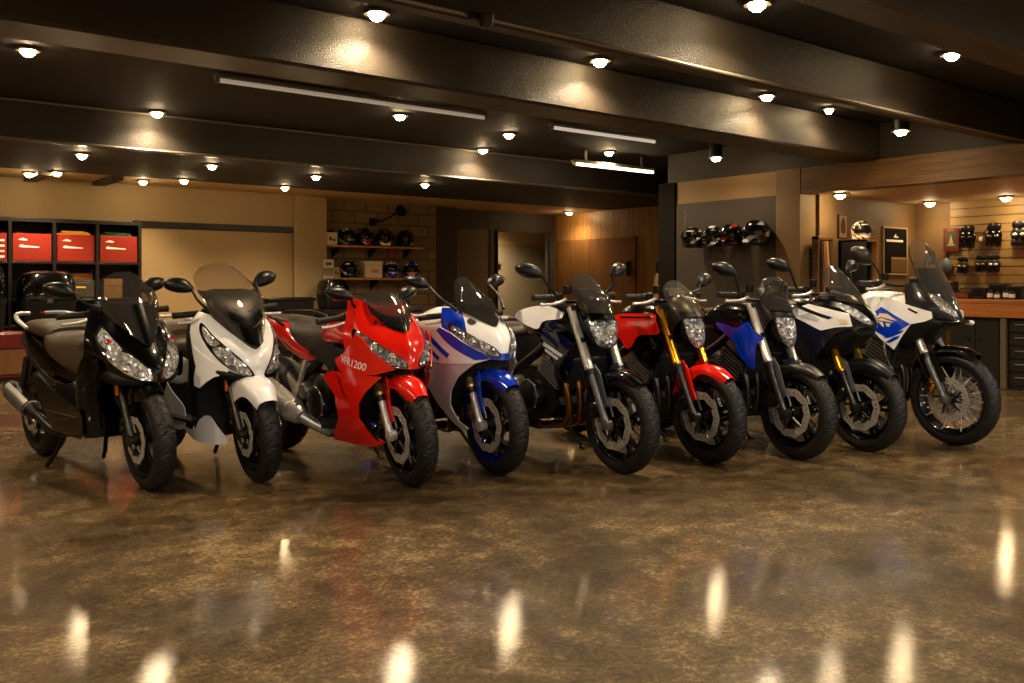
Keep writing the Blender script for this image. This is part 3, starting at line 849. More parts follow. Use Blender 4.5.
def engine4(B, x=.12, z=.42, w=.21, big=1., m='engine', mc='engrey'):
    """across-the-frame four: crankcase, forward-leaning cylinder block with fins, covers both sides"""
    cr_ = prism([(x - .28, z + .10), (x - .18, z + .16), (x + .02, z + .14), (x + .17, z + .05), (x + .20, z - .06), (x + .12, z - .15), (x - .12, z - .19), (x - .26, z - .10)], -w * .82, w * .82)
    o = B.add('crankcase', [(cr_, m)])
    M = Matrix.Translation((x + .11, 0, z + .09)) @ Matrix.Rotation(R_(30), 4, 'Y')
    cyl = [(xf(box((0, 0, .07), (.2, w * 1.7, .16), .012), M), m), (xf(box((.0, 0, .2), (.23, w * 1.75, .10), .02), M), mc), (xf(box((.0, 0, .27), (.2, w * 1.7, .06), .024), M), m)]
    for k in range(6): cyl.append((xf(box((0, 0, .012 + k * .024), (.225, w * 1.8, .006), 0), M), mc))
    B.add('cylinder_block', cyl, o)
    for s in (-1, 1):
        B.add('engine_cover', [(lathe([(0, s * (w + .055)), (.06, s * (w + .052)), (.085, s * (w + .04)), (.098, s * (w + .01)), (.1, s * w * .8)], 36, 'y', (x - .02, 0, z - .01)), m),
                               (lathe([(.088, s * (w + .03)), (.094, s * (w + .036)), (.1, s * (w + .03))], 36, 'y', (x - .02, 0, z - .01), True), mc),
                               (join(*[lathe([(0, s * (w + .032)), (.006, s * (w + .032)), (.006, s * (w + .02))], 8, 'y', (x - .02 + .096 * cos(a), 0, z - .01 + .096 * sin(a))) for a in [k * pi / 4 for k in range(8)]]), 'alu')], o)
        B.add('engine_cover', [(lathe([(0, s * (w + .03)), (.045, s * (w + .028)), (.06, s * (w + .01)), (.062, s * w * .8)], 30, 'y', (x - .19, 0, z + .04)), mc)], o)
    return o

def headers(B, x=.30, z=.60, m='bronze', low=(.16, .20), four=True, ys=(-.15, -.05, .05, .15)):
    its = []
    for y in ys:
        its.append((tube([(x, y, z), (x + .09, y * 1.02, z - .05), (x + .125, y * .95, z - .17), (x + .085, y * .75, z - .32), (low[0], y * .5, low[1] + .02), (low[0] - .2, y * .4, low[1])], .0215, 12, 26), m))
    return B.add('exhaust_header', its)

def muffler(B, a, b, r, m='alu', mcap='satin', e=1.0, coll=None):
    A = Vector(a); Bv = Vector(b); d = (Bv - A).normalized(); L = (Bv - A).length
    P = lambda t: tuple(A + d * t * L)
    its = [(tube([P(0), P(.06), P(.2), P(.86), P(.9)], [r * .55, r * .8, r, r, r * .98], 22), m), (tube([P(.885), P(.9), P(1.0), P(1.005)], [r * 1.02, r * 1.03, r * .8, r * .5], 22), mcap), (tube([P(.18), P(.2), P(.22)], [r * 1.0, r * 1.05, r * 1.0], 22), 'alu'),
           (tube([P(.99), P(1.02)], [r * .42, r * .42], 16), 'satin')]
    o = B.add('muffler', its)
    if coll: B.add('exhaust_pipe', [(tube(list(coll) + [P(.02)], r * .5, 12, 18), m)], o)
    return o

def frame_spars(B, head, mid, piv, m='satin', r=.03, y=.14):
    its = []
    for s in (-1, 1):
        its.append((tube([(head[0], s * .04, head[1]), (head[0] - .1, s * y * .9, head[1] - .06), (mid[0], s * y, mid[1]), (piv[0], s * y * .9, piv[1] + .1), (piv[0], s * y * .85, piv[1] - .06)], [r, r * 1.2, r, r * .95, r * .9], 10, 22), m))
        its.append((tube([(mid[0] - .05, s * y * .95, mid[1]), (-.45, s * .12, .72), (-.78, s * .08, .8)], r * .55, 8, 14), m))
    its.append((tube([(head[0] - .04, 0, head[1] - .14), (head[0], 0, head[1]), (head[0] - .02, 0, head[1] + .08)], .035, 14), m))
    B.add('frame', its)

def radiator(B, x, z, w=.17, h=.3, tilt=12):
    M = Matrix.Translation((x, 0, z)) @ Matrix.Rotation(R_(tilt), 4, 'Y')
    fins = join(*[xf(box((.013, 0, -h / 2 + .02 + k * .0125), (.006, w * 1.8, .004), 0), M) for k in range(int((h - .04) / .0125) + 1)])
    B.add('radiator', [(xf(box((0, 0, 0), (.025, w * 1.9, h), .006), M), 'radi'), (fins, 'steel'), (xf(box((0, w, 0), (.04, .03, h * .96), .01), M), 'satin'), (xf(box((0, -w, 0), (.04, .03, h * .96), .01), M), 'satin')])

def plate_holder(B, x, z):
    B.add('number_plate_bracket', [(prism([(x, z), (x - .06, z - .02), (x - .2, z - .26), (x - .19, z - .28), (x - .04, z - .1)], -.04, .04), 'matte')])

def indicator(B, c, s, m='clear', front=False, L=.05, stem=None):
    o = B.add('turn_signal', [(blob([(c[0] + .035, c[2] + .004, c[2] - .004, .006, c[1]), (c[0] + .02, c[2] + .017, c[2] - .017, .022, c[1]), (c[0] - .02, c[2] + .015, c[2] - .015, .02, c[1]), (c[0] - .04, c[2] + .004, c[2] - .004, .006, c[1])], 14, 10, 2), m)], None, front)
    if stem: B.add('signal_stalk', [(tube([stem, c], .008, 8), 'satin')], o, front)

def tail(B, st, m, light=True):
    o = B.add('tail_cowl', [(blob(st, 24, 22, 2.6), m)])
    if light:
        x, zt, zb, w = st[-1][:4]
        B.add('tail_light', [(blob([(x + .06, zt - .005, zb - .01, w * 1.0), (x - .005, zt - .004, zb, w), (x - .02, (zt + zb) / 2 + .006, (zt + zb) / 2 - .006, w * .6)], 16, 8), 'redlens')], o)
    return o

def yfun(base, x0=None, kx=0., z0=None, kz=0., zt=None, kt=0.):
    """half width of a fairing side: narrows ahead of x0, below z0 and above zt"""
    def f(x, z):
        y = base
        if x0 is not None and x > x0: y -= kx * (x - x0) ** 2
        if z0 is not None and z < z0: y -= kz * (z0 - z) ** 2
        if zt is not None and z > zt: y -= kt * (z - zt) ** 2
        return max(y, .03)
    return f

def panel(B, name, poly, yf, m, smooth=0, off=0., thick=.006, res=.05, decals=(), parent=None):
    """the same panel on both sides as two parts; decals: [(poly, material)] lie on it"""
    out = []
    pl = closed_spl(poly, smooth) if smooth else poly
    for s in (1, -1):
        f = (lambda v: v) if s > 0 else mir
        its = [(f(side_poly(pl, yf, off, thick, res)), m)]
        for dp, dm in decals: its.append((f(side_poly(dp, yf, off + .0022, .002, res)), dm))
        out.append(B.add(name, its, parent))
    return out

def net_poly(S, pts, nr, nc, off=.003, thick=.006, right=True, smooth=0, res=.04, out=1):
    """decal on a symmetric patch; pts in (row, column-from-middle)"""
    pl = closed_spl(pts, smooth) if smooth else pts
    uv = [(r / (nr - 1), .5 - .5 * c / (nc - 1) if right else .5 + .5 * c / (nc - 1)) for r, c in pl]
    return surf_poly(S, uv, off, thick, res, out)

def outward(S):
    """+1 if the patch's normal points forward"""
    return 1 if S.normal(.4, .5).x > 0 else -1
# ================================================================ naked roadsters
def naked(label, H, px, py, xa, cfg, steer=0, lean=0, group=None):
    B = Bike('naked_motorcycle', label, H, px, py, xa, .30, 25, steer, lean)
    g = cfg.get
    wheel(B, 'front_wheel', (xa, 0, .30), .30, .12, .222, g('spoke', 'y'), g('rim', 'black'), True, (-.068, .068), off=.3)
    wheel(B, 'rear_wheel', (-xa, 0, .315), .315, .18, .222, g('spoke', 'y'), g('rim', 'black'), False, (-.09,), dr=.12)
    fork(B, .118, .75, g('split', .36), g('forkup', 'alu'), g('forklow', 'steel'))
    # fender: cap over the tyre with a side plate that drops along each fork leg
    fender(B, 52, 160, .068, g('fender', 'black'), lambda f: .0 + .05 * max(0, sin(pi * min(max((f - .3) / .7, 0), 1))), rise=.012, inner=.012)
    pl = [B.fk(.10, 0, .035), B.fk(.30, 0, .05), B.fk(.365, 0, .03), B.fk(.37, 0, -.045), B.fk(.29, 0, -.06), B.fk(.12, 0, -.05)]
    for s in (1, -1):
        v = side_poly([(p[0], p[2]) for p in pl], lambda x, z: .094, 0, .008, .04)
        B.add('fork_guard', [(v if s > 0 else mir(v), g('guard', 'guard'))], None, True)
    handlebar(B, 1.045, .30, .318, lever=g('lever', 'alu'))
    for s, hd_ in ((-1, g('mr', (.36, -.40, 1.205))), (1, g('ml', (.36, .34, 1.205)))):
        if hd_: mirror(B, (.36, s * .20, 1.06), hd_, s, size=(.085, .05), rot=R_(6))
    # headlight
    if g('lamp', 'wide') == 'wide':
        ol = [(-.105, .07), (0, .085), (.105, .07), (.1, -.01), (.065, -.08), (0, -.095), (-.065, -.08), (-.1, -.01)]; lc = (.555, 0, .835)
    else:
        ol = [(-.07, .10), (0, .115), (.07, .10), (.085, .02), (.06, -.07), (0, -.115), (-.06, -.07), (-.085, .02)]; lc = (.57, 0, .83)
    o = B.add('headlight', [(ringloft(ol, [(-.13, .45), (-.11, .65), (-.03, 1.0), (.012, 1.07), (.022, 1.05), (.02, .98)], lc, tilt=-.3), 'satin')], None, True)
    B.add('headlight_lens', [(ringloft(ol, [(.0, .98), (.022, .985), (.04, .85), (.052, .6), (.058, .3), (.06, .06)], lc, tilt=-.3), 'lens')], o, True)
    B.add('headlight_reflector', [(lathe([(0, lc[0] + .068), (.03, lc[0] + .066), (.042, lc[0] + .055), (.046, lc[0] + .045)], 24, 'x', (0, 0, lc[2] - .012)), 'lens2')], o, True)
    # cowl and fly screen
    zs = g('cowlz', 0)
    S = Surf([[(.625, 0, .915), (.60, .06, .912), (.56, .098, .89), (.52, .102, .845), (.49, .092, .80)],
              [(.585, 0, .965), (.56, .065, .958), (.52, .10, .93), (.48, .103, .875), (.46, .092, .82)],
              [(.53, 0, 1.015), (.505, .06, 1.005), (.47, .093, .975), (.44, .10, .92), (.42, .09, .86)],
              [(.47, 0, 1.045), (.45, .05, 1.035), (.42, .08, 1.0), (.40, .088, .95), (.385, .08, .90)]], True)
    cw = B.add('headlight_cowl', [(surf_mesh(S, 18, 33, .005), g('cowl', 'black'))], None, True)
    if g('lamp') == 'tall':
        pass
    t = g('stop', (.40, 1.18)); hw = g('shw', .1)
    W = Surf([[(.615, 0, .945), (.575, .075, .95), (.53, .105, .945)], [(.54, 0, 1.045), (.51, hw * .9, 1.04), (.47, hw * 1.15, 1.01)], [(t[0] + .05, 0, t[1] - .04), (t[0] + .03, hw * .8, t[1] - .05), (t[0] + .02, hw * 1.1, t[1] - .09)], [(t[0], 0, t[1]), (t[0] - .01, hw * .5, t[1] - .006), (t[0] - .02, hw * .85, t[1] - .05)]], True)
    B.add('fly_screen', [(surf_mesh(W, 18, 21, .003), g('screen', S_dark))], cw, True)
    B.add('instrument_panel', [(xf(box((0, 0, 0), (.03, .15, .085), .012), Matrix.Translation((.415, 0, 1.06)) @ Matrix.Rotation(R_(-35), 4, 'Y')), 'satin')], None, True)
    # tank, shrouds
    tk = B.add('fuel_tank', [(blob([(.42, .90, .80, .07), (.38, .965, .75, .125), (.26, 1.0, .73, .170), (.10, 1.0, .73, .170), (-.04, .95, .74, .135), (-.13, .89, .77, .10)], 32, 28, 2.5), g('tank', 'black'))])
    B.add('tank_cap', [(lathe([(0, 1.012), (.035, 1.011), (.042, 1.005), (.042, .985)], 24, 'z', (.16, 0, 0)), 'steel')], tk)
    for nm, poly, base, m, dec in g('panels'):
        panel(B, nm, poly, yfun(base, .36, 1.6, .66, .9, .84, 2.2), m, g('psm', 56), decals=dec)
    # seat and tail
    B.add('rider_seat', [(blob([(.02, .86, .80, .07), (-.06, .85, .78, .12), (-.22, .83, .76, .15), (-.38, .84, .77, .155), (-.46, .885, .80, .12)], 26, 20, 2.5), 'seat')])
    B.add('pillion_seat', [(blob([(-.43, .885, .83, .09), (-.52, .90, .84, .11), (-.68, .915, .86, .10), (-.80, .92, .88, .06)], 24, 14, 2.5), 'seat')])
    tail(B, [(-.22, .80, .70, .13), (-.42, .84, .73, .135), (-.62, .875, .79, .115), (-.82, .905, .84, .08), (-.90, .905, .87, .05)], g('tail', 'black'))
    plate_holder(B, -.72, .80)
    frame_spars(B, (.40, .88), (.12, .70), (-.20, .42), g('frame', 'satin'), .032, .15)
    engine4(B, .10, .43, .19, m='engine', mc=g('mc', 'engrey'))
    radiator(B, .40, .62, .155, .30)
    headers(B, .27, .60, g('pipe', 'bronze'))
    muffler(B, (-.22, -.15, .26), (-.62, -.21, .40), .062, g('muf', 'steel'), coll=[(.0, -.05, .2), (-.12, -.11, .22)])
    swingarm(B, -xa, .315, g('swing', 'satin'))
    chain_drive(B, -xa, .315, (-.2, .42))
    side_stand(B); pegs(B, -.24, .36, .165)
    B.add('rear_hugger', [(surf_mesh(Surf([[(-xa + .345 * cos(a), 0, .315 + .345 * sin(a)), (-xa + .345 * cos(a), .06, .315 + .345 * sin(a)), (-xa + .32 * cos(a), .105, .315 + .32 * sin(a))] for a in [R_(d) for d in (20, 50, 80, 110)]], True), 14, 13, .004), 'satin')])
    return B

WHITE_SIDE = [(-.10, .915), (-.06, .955), (.09, .985), (.24, .985), (.37, .955), (.38, .915), (.22, .895), (.165, .845), (.08, .855), (.0, .875)]
naked('white and black naked bike, round-cornered headlamp, silver fork, bronze pipes; fifth in row', 35, 622, 473, .72, dict(
    panels=[('tank_side_panel', WHITE_SIDE, .198, 'white', ()),
            ('radiator_shroud', [(.20, .80), (.30, .83), (.44, .80), (.49, .72), (.47, .62), (.38, .50), (.33, .55), (.32, .66), (.24, .72)], .20, 'black',
             [([(.22, .745), (.235, .765), (.42, .695), (.40, .68)], 'pearl'), ([(.24, .71), (.25, .725), (.38, .675), (.365, .66)], 'pearl')]),
            ('side_cover', [(-.14, .76), (.10, .80), (.15, .72), (.02, .60), (-.12, .62)], .165, 'satin', ())],
    tank='black', screen=S_smoke, stop=(.37, 1.19), shw=.105, forkup='alu', forklow='engrey', pipe='bronze', ml=(.36, .315, 1.205)), lean=-1)
RED_P = [(.02, .905), (.10, .925), (.265, .933), (.40, .937), (.43, .89), (.455, .812), (.36, .80), (.265, .782), (.20, .71), (.15, .70), (.10, .75), (.03, .811)]
UND = [(.195, .712), (.27, .775), (.36, .793), (.452, .805), (.475, .71), (.41, .60), (.35, .585), (.265, .624)]
naked('red naked bike with gold fork and red front fender', 33, 709, 463, .70, dict(
    panels=[('tank_side_panel', RED_P, .20, 'red', [([(.08, .90), (.09, .91), (.38, .915), (.395, .905)], 'black')]), ('radiator_shroud', UND, .19, 'black', ()),
            ('side_cover', [(-.14, .76), (.02, .80), (.12, .70), (.02, .60), (-.12, .62)], .165, 'satin', ())],
    tank='black', screen=S_clear, stop=(.41, 1.145), shw=.10, lamp='tall', forkup='gold', forklow='steel', fender='red', guard='red', cowl='satin', pipe='steel', spoke='pair', mr=None, ml=(.34, .34, 1.14)), lean=-1)
BLUE_P = [(.14, .85), (.25, .845), (.34, .825), (.43, .872), (.46, .83), (.535, .765), (.495, .72), (.48, .565), (.42, .60), (.365, .652), (.322, .729), (.22, .79)]
naked('blue and black naked bike with silver fork and grey front fender', 30, 797, 459, .70, dict(
    panels=[('radiator_shroud', BLUE_P, .20, 'blue', ()),
            ('tank_side_panel', [(.0, .86), (.06, .93), (.25, .95), (.38, .93), (.40, .885), (.34, .84), (.20, .86), (.10, .83)], .19, 'black', ()),
            ('side_cover', [(-.14, .76), (.05, .81), (.15, .72), (.02, .60), (-.12, .62)], .165, 'satin', ())],
    tank='black', screen=S_dark, stop=(.48, 1.17), shw=.10, lamp='tall', forkup='alu', forklow='steel', fender='satin', guard='guard', cowl='satin', pipe='steel', spoke='pair', mr=(.36, -.34, 1.21), ml=(.22, .20, 1.12)), lean=1.5)
# ================================================================ faired sport bikes
def sport_common(B, xa, xr, spoke, rim, forkup, forklow, z_bar, x_bar, half=.36, disc=.16, seatm='seat', off=.2, mcal='palegold'):
    msp = 'black' if rim == 'deepblue' else None
    wheel(B, 'front_wheel', (xa, 0, .30), .30, .12, .222, spoke, rim, True, (-.068, .068), off=off, dr=disc, msp=msp)
    wheel(B, 'rear_wheel', (-xa, 0, .315), .315, .18, .222, spoke, rim, False, (-.09,), dr=.12, msp=msp)
    fork(B, .105, .62, .25, forkup, forklow, r1=.026, mcal=mcal)
    handlebar(B, z_bar, x_bar, half, clip=True)
    frame_spars(B, (.42, .86), (.12, .70), (-.20, .42), 'satin', .032, .15)
    engine4(B, .10, .43, .18)
    radiator(B, .42, .56, .15, .28)
    headers(B, .28, .56, 'steel')
    swingarm(B, -xa, .315, 'satin'); chain_drive(B, -xa, .315, (-.2, .42)); side_stand(B); pegs(B, -.26, .38, .165)

def red_tourer():
    xa = .76
    B = Bike('sport_motorcycle', 'red fully faired sport bike with white model lettering on its flank', 41, 410, 486, xa, .30, 25, -11, -1)
    sport_common(B, xa, -xa, 'y', 'black', 'palegold', 'alu', .95, .36, .32)
    S = Surf([[(.815, 0, .655), (.80, .06, .66), (.755, .14, .675), (.66, .215, .70), (.54, .25, .71)],
              [(.81, 0, .71), (.785, .07, .72), (.735, .15, .74), (.635, .22, .765), (.51, .255, .78)],
              [(.775, 0, .79), (.75, .07, .795), (.695, .15, .815), (.595, .215, .84), (.48, .25, .85)],
              [(.71, 0, .87), (.69, .06, .87), (.63, .14, .89), (.55, .20, .915), (.475, .228, .92)],
              [(.62, 0, .95), (.60, .06, .95), (.56, .13, .965), (.505, .178, .985), (.45, .20, .985)],
              [(.55, 0, 1.0), (.53, .06, 1.005), (.50, .13, 1.03), (.455, .165, 1.05), (.42, .178, 1.045)]], True)
    ow = outward(S)
    cw = B.add('front_cowl', [(surf_mesh(S, 36, 61, .006, out=ow), 'red')], angle=50)
    hl = [(2.5, 3.25), (1.95, 2.35), (1.4, 1.5), (.9, .75), (.12, .55), (.06, 1.4), (.2, 2.2), (.75, 2.95), (1.6, 3.35)]
    for r in (True, False):
        h = B.add('headlight', [(net_poly(S, hl, 6, 5, .003, .004, r, 26, .03, ow), 'black')], cw)
        hl2 = [((a - .95) * .88 + .95, (b - 1.75) * .88 + 1.75) for a, b in hl]
        B.add('headlight_lens', [(net_poly(S, hl2, 6, 5, .007, .004, r, 26, .03, ow), 'lensdark')], h)
        for (a, b), q in (((.75, 1.55), .036), ((1.25, 2.35), .03)):
            uv = (a / 5, .5 + (-.5 if r else .5) * b / 4); p = S(*uv); n = S.normal(*uv) * ow
            B.add('headlight_bulb', [(ell(p + n * .0, (.018, q, q), 16, 10), 'lens2')], h)
        # two screw heads under the screen
        for c_ in (1.35, 1.75):
            uv = (3.35 / 5, .5 + (-.5 if r else .5) * c_ / 4); p = S(*uv)
            B.add('fairing_bolt', [(ell(p, (.012, .012, .012), 12, 8), 'black')], cw)
    W = Surf([[(.735, 0, .858), (.70, .05, .868), (.655, .09, .905), (.60, .135, .97)], [(.68, 0, .935), (.65, .06, .945), (.61, .10, .97), (.56, .135, 1.01)], [(.60, 0, 1.015), (.58, .06, 1.02), (.55, .10, 1.035), (.515, .13, 1.045)], [(.545, 0, 1.075), (.53, .05, 1.075), (.51, .09, 1.075), (.48, .12, 1.07)]], True)
    wo = outward(W)
    B.add('windscreen', [(surf_mesh(W, 18, 25, .003, out=wo), S_smoke)])
    B.add('screen_surround', [(surf_mesh(W, 6, 25, .004, 0, .36, out=wo), 'black'), (surf_mesh(W, 14, 4, .005, 0, 1, 0, .05, out=wo), 'black'), (surf_mesh(W, 14, 4, .005, 0, 1, .95, 1, out=wo), 'black')])
    B.add('instrument_panel', [(box((.42, 0, .99), (.10, .22, .05), .015), 'matte')])
    yf = yfun(.245, .52, 1.6, .60, .75)
    up = [(.40, .70), (.50, .745), (.57, .80), (.60, .855), (.645, .835), (.71, .755), (.77, .695), (.805, .662), (.72, .632), (.56, .622), (.44, .645)]
    low = [(.24, .60), (.355, .632), (.52, .636), (.70, .625), (.745, .62), (.66, .54), (.59, .46), (.565, .375), (.60, .30), (.68, .245), (.60, .215), (.40, .20), (.15, .195), (.19, .24), (.34, .355), (.36, .49)]
    for s in (1, -1):
        f = (lambda v: v) if s > 0 else mir
        # lettering reads forward on the right flank
        k = -s
        tx = map_grid(text2d('VFR1200', .058), lambda a, b: (lambda x, z: (x, yf(x, z), z))(.575 + k * (a * .93 + b * .25), .690 - k * a * .20 + b), .0028, .0016, None, -1 if s < 0 else 1)
        if s < 0: tx = mir(tx)
        B.add('upper_fairing', [(f(side_poly(up, yf, .01, .008, .04)), 'red'), (mv(tx, (0, s * .010, 0)), 'wht')])
        vent = [(.40, .615), (.435, .60), (.49, .49), (.475, .48)]
        B.add('lower_fairing', [(f(side_poly(low, yf, 0, .008, .04)), 'red'), (f(side_poly(vent, yf, .003, .002, .04)), 'redlens'), (f(side_poly([(.60, .335), (.62, .33), (.66, .26), (.64, .255)], yf, .003, .002, .04)), 'black')])
    # inner walls of the fairing mouth
    B.add('fairing_inner', [(blob([(.70, .655, .62, .12), (.62, .68, .55, .19), (.50, .72, .40, .215), (.40, .72, .32, .2)], 24, 14, 3), 'matte')])
    fender(B, 46, 168, .074, 'red', lambda f: .012 + .17 * max(0, sin(pi * min(max((f - .44) / .56, 0), 1))) ** 1.3, rise=.016, inner=.012)
    gp = [B.fk(.07, 0, .02), B.fk(.16, 0, .045), B.fk(.28, 0, .085), B.fk(.34, 0, .06), B.fk(.34, 0, -.05), B.fk(.24, 0, -.055), B.fk(.12, 0, -.03)]
    for s in (1, -1):
        v = side_poly(closed_spl([(p[0], p[2]) for p in gp], 36), lambda x, z: .083, 0, .008, .04); B.add('fork_guard', [(v if s > 0 else mir(v), 'red')], None, True)
    tk = B.add('fuel_tank', [(blob([(.47, .90, .76, .16), (.40, .955, .74, .195), (.26, .97, .74, .20), (.12, .925, .74, .175), (.02, .86, .74, .12)], 30, 24, 2.5), 'red')])
    B.add('tank_cap', [(lathe([(0, .985), (.035, .984), (.042, .978), (.042, .96)], 24, 'z', (.28, 0, 0)), 'steel')], tk)
    panel(B, 'side_cover', [(.06, .76), (.20, .78), (.40, .755), (.50, .74), (.40, .70), (.28, .61), (.18, .66), (.06, .70)], yfun(.205), 'matte')
    B.add('rider_seat', [(blob([(.09, .78, .66, .06), (.05, .86, .64, .12), (-.06, .885, .63, .15), (-.20, .885, .64, .165), (-.32, .89, .70, .165), (-.40, .90, .79, .13)], 26, 20, 2.6), 'seat')])
    B.add('pillion_seat', [(blob([(-.36, .885, .83, .10), (-.46, .91, .85, .12), (-.66, .92, .87, .11), (-.78, .92, .88, .06)], 24, 14, 2.6), 'seat')])
    tail(B, [(.02, .72, .66, .13), (-.15, .78, .62, .165), (-.36, .88, .67, .182), (-.58, .90, .77, .155), (-.80, .915, .82, .10), (-.92, .92, .86, .05)], 'red')
    for s in (-1, 1): B.add('grab_rail', [(tube([(-.40, s * .165, .86), (-.5, s * .19, .91), (-.70, s * .17, .935), (-.86, s * .08, .93)], .011, 10, 16), 'satin')])
    plate_holder(B, -.78, .83)
    muffler(B, (-.05, -.23, .32), (-.52, -.27, .50), .072, 'alu', coll=[(.02, -.06, .22), (.0, -.14, .26)])
    for s in (-1, 1):
        B.add('engine_guard_cover', [(lathe([(0, s * .215), (.07, s * .212), (.095, s * .19), (.1, s * .15)], 30, 'y', (.13, 0, .50)), 'satin')])
        mirror(B, (.50, s * .18, 1.0), (.48, s * (.27 if s < 0 else .20), 1.07), s, False, (.08, .04), 'satin', R_(6))
    for s in (-1, 1): B.add('passenger_peg_bracket', [(prism([(-.08, .66), (-.04, .66), (-.18, .42), (-.26, .40), (-.28, .43), (-.20, .45)], s * .185, s * .20), 'alu')])
    return B

def white_blue_sport():
    xa = .70
    B = Bike('sport_motorcycle', 'white sport bike with blue stripes, blue front fender and blue rims', 36, 497, 474, xa, .30, 24, -3, -1)
    sport_common(B, xa, -xa, 'y', 'deepblue', 'palegold', 'alu', .94, .34, .285, off=.1)
    S = Surf([[(.80, 0, .68), (.78, .05, .685), (.72, .12, .70), (.62, .18, .72), (.50, .21, .74)],
              [(.79, 0, .74), (.765, .06, .75), (.70, .13, .765), (.60, .185, .785), (.48, .215, .80)],
              [(.75, 0, .81), (.725, .06, .82), (.66, .13, .835), (.56, .185, .855), (.45, .215, .865)],
              [(.69, 0, .88), (.67, .055, .885), (.61, .115, .90), (.52, .17, .92), (.42, .20, .925)],
              [(.61, 0, .945), (.59, .05, .95), (.54, .10, .965), (.47, .145, .98), (.39, .175, .985)]], True)
    ow = outward(S)
    def c2v(c, r=True): return .5 + (-.5 if r else .5) * c / 4
    cw = B.add('front_cowl', [(surf_mesh(S, 26, 33, .006, .17, 1, c2v(2.35), c2v(2.35, False), ow), 'white'), (surf_mesh(S, 7, 33, .006, 0, .17, c2v(2.35), c2v(2.35, False), ow), 'blue'),
                              (surf_mesh(S, 30, 12, .006, 0, 1, 0, c2v(2.35), ow), 'blue'), (surf_mesh(S, 30, 12, .006, 0, 1, c2v(2.35, False), 1, ow), 'blue')], angle=50)
    hl = [(2.55, 3.4), (2.1, 2.5), (1.55, 1.6), (1.0, .75), (.3, .5), (.2, 1.3), (.38, 2.2), (.92, 2.95), (1.7, 3.38)]
    for r in (True, False):
        h = B.add('headlight', [(net_poly(S, hl, 5, 5, .003, .004, r, 26, .03, ow), 'black')], cw)
        hl2 = [((a - 1.1) * .88 + 1.1, (b - 1.8) * .88 + 1.8) for a, b in hl]
        B.add('headlight_lens', [(net_poly(S, hl2, 5, 5, .007, .004, r, 26, .03, ow), 'lensdark')], h)
        for (a, b), q in (((.8, 1.4), .03), ((1.3, 2.2), .026)):
            uv = (a / 4, c2v(b, r)); B.add('headlight_bulb', [(ell(S(*uv), (.016, q, q), 16, 10), 'lens2')], h)
        B.add('air_intake', [(net_poly(S, [(3.1, 1.55), (3.35, 1.9), (3.0, 2.2), (2.75, 2.0)], 5, 5, .003, .002, r, 14, .03, ow), 'matte')], cw)
    W = Surf([[(.705, 0, .872), (.655, .06, .905), (.59, .11, .945), (.52, .14, .965)], [(.60, 0, .985), (.565, .07, 1.0), (.51, .115, 1.015), (.465, .12, 1.01)], [(.465, 0, 1.095), (.45, .05, 1.093), (.42, .078, 1.083), (.40, .09, 1.06)], [(.365, 0, 1.168), (.36, .025, 1.166), (.35, .045, 1.152), (.34, .055, 1.125)]], True)
    wo = outward(W)
    B.add('windscreen', [(surf_mesh(W, 20, 25, .003, out=wo), S_dark)])
    B.add('instrument_panel', [(box((.42, 0, .97), (.10, .2, .05), .015), 'matte')])
    yf = yfun(.225, .48, 1.7, .60, .75)
    up = [(.26, .80), (.36, .845), (.46, .87), (.56, .84), (.66, .775), (.74, .725), (.77, .69), (.70, .665), (.58, .66), (.46, .655), (.30, .66), (.24, .70)]
    st1 = [(.30, .80), (.33, .825), (.55, .715), (.53, .69)]; st2 = [(.27, .745), (.28, .77), (.45, .69), (.44, .668)]
    band = [(.46, .87), (.56, .84), (.66, .775), (.74, .725), (.77, .69), (.70, .685), (.60, .74), (.50, .80), (.42, .85)]
    low = [(.24, .66), (.46, .655), (.58, .66), (.70, .665), (.60, .58), (.535, .49), (.50, .40), (.53, .31), (.585, .265), (.54, .245), (.46, .30), (.36, .40), (.28, .50), (.22, .58)]
    for s in (1, -1):
        f = (lambda v: v) if s > 0 else mir
        B.add('upper_fairing', [(f(side_poly(up, yf, .008, .008, .04)), 'white'), (f(side_poly(st1, yf, .0105, .002, .04)), 'blue'), (f(side_poly(st2, yf, .0105, .002, .04)), 'blue'), (f(side_poly(band, yf, .0112, .002, .04)), 'blue')])
        B.add('lower_fairing', [(f(side_poly(low, yf, 0, .008, .04)), 'pearl')])
        mirror(B, (.55, s * .17, .97), (.30, -.30 if s < 0 else .295, 1.135), s, False, (.085, .045), 'satin', R_(8))
    B.add('fairing_inner', [(blob([(.66, .68, .62, .11), (.58, .70, .55, .17), (.46, .72, .40, .195), (.36, .72, .32, .18)], 24, 14, 3), 'matte')])
    fender(B, 50, 168, .072, 'blue', lambda f: .012 + .17 * max(0, sin(pi * min(max((f - .44) / .56, 0), 1))) ** 1.3, rise=.016, inner=.012)
    gp = [B.fk(.07, 0, .02), B.fk(.16, 0, .045), B.fk(.28, 0, .085), B.fk(.34, 0, .06), B.fk(.34, 0, -.05), B.fk(.24, 0, -.055), B.fk(.12, 0, -.03)]
    for s in (1, -1):
        v = side_poly(closed_spl([(p[0], p[2]) for p in gp], 36), lambda x, z: .083, 0, .008, .04); B.add('fork_guard', [(v if s > 0 else mir(v), 'blue')], None, True)
    tk = B.add('fuel_tank', [(blob([(.42, .88, .76, .10), (.36, .94, .74, .15), (.22, .985, .74, .185), (.08, .96, .74, .17), (-.04, .86, .74, .12)], 30, 24, 2.5), 'white')])
    B.add('tank_cap', [(lathe([(0, 1.0), (.035, .999), (.042, .993), (.042, .97)], 24, 'z', (.20, 0, 0)), 'steel')], tk)
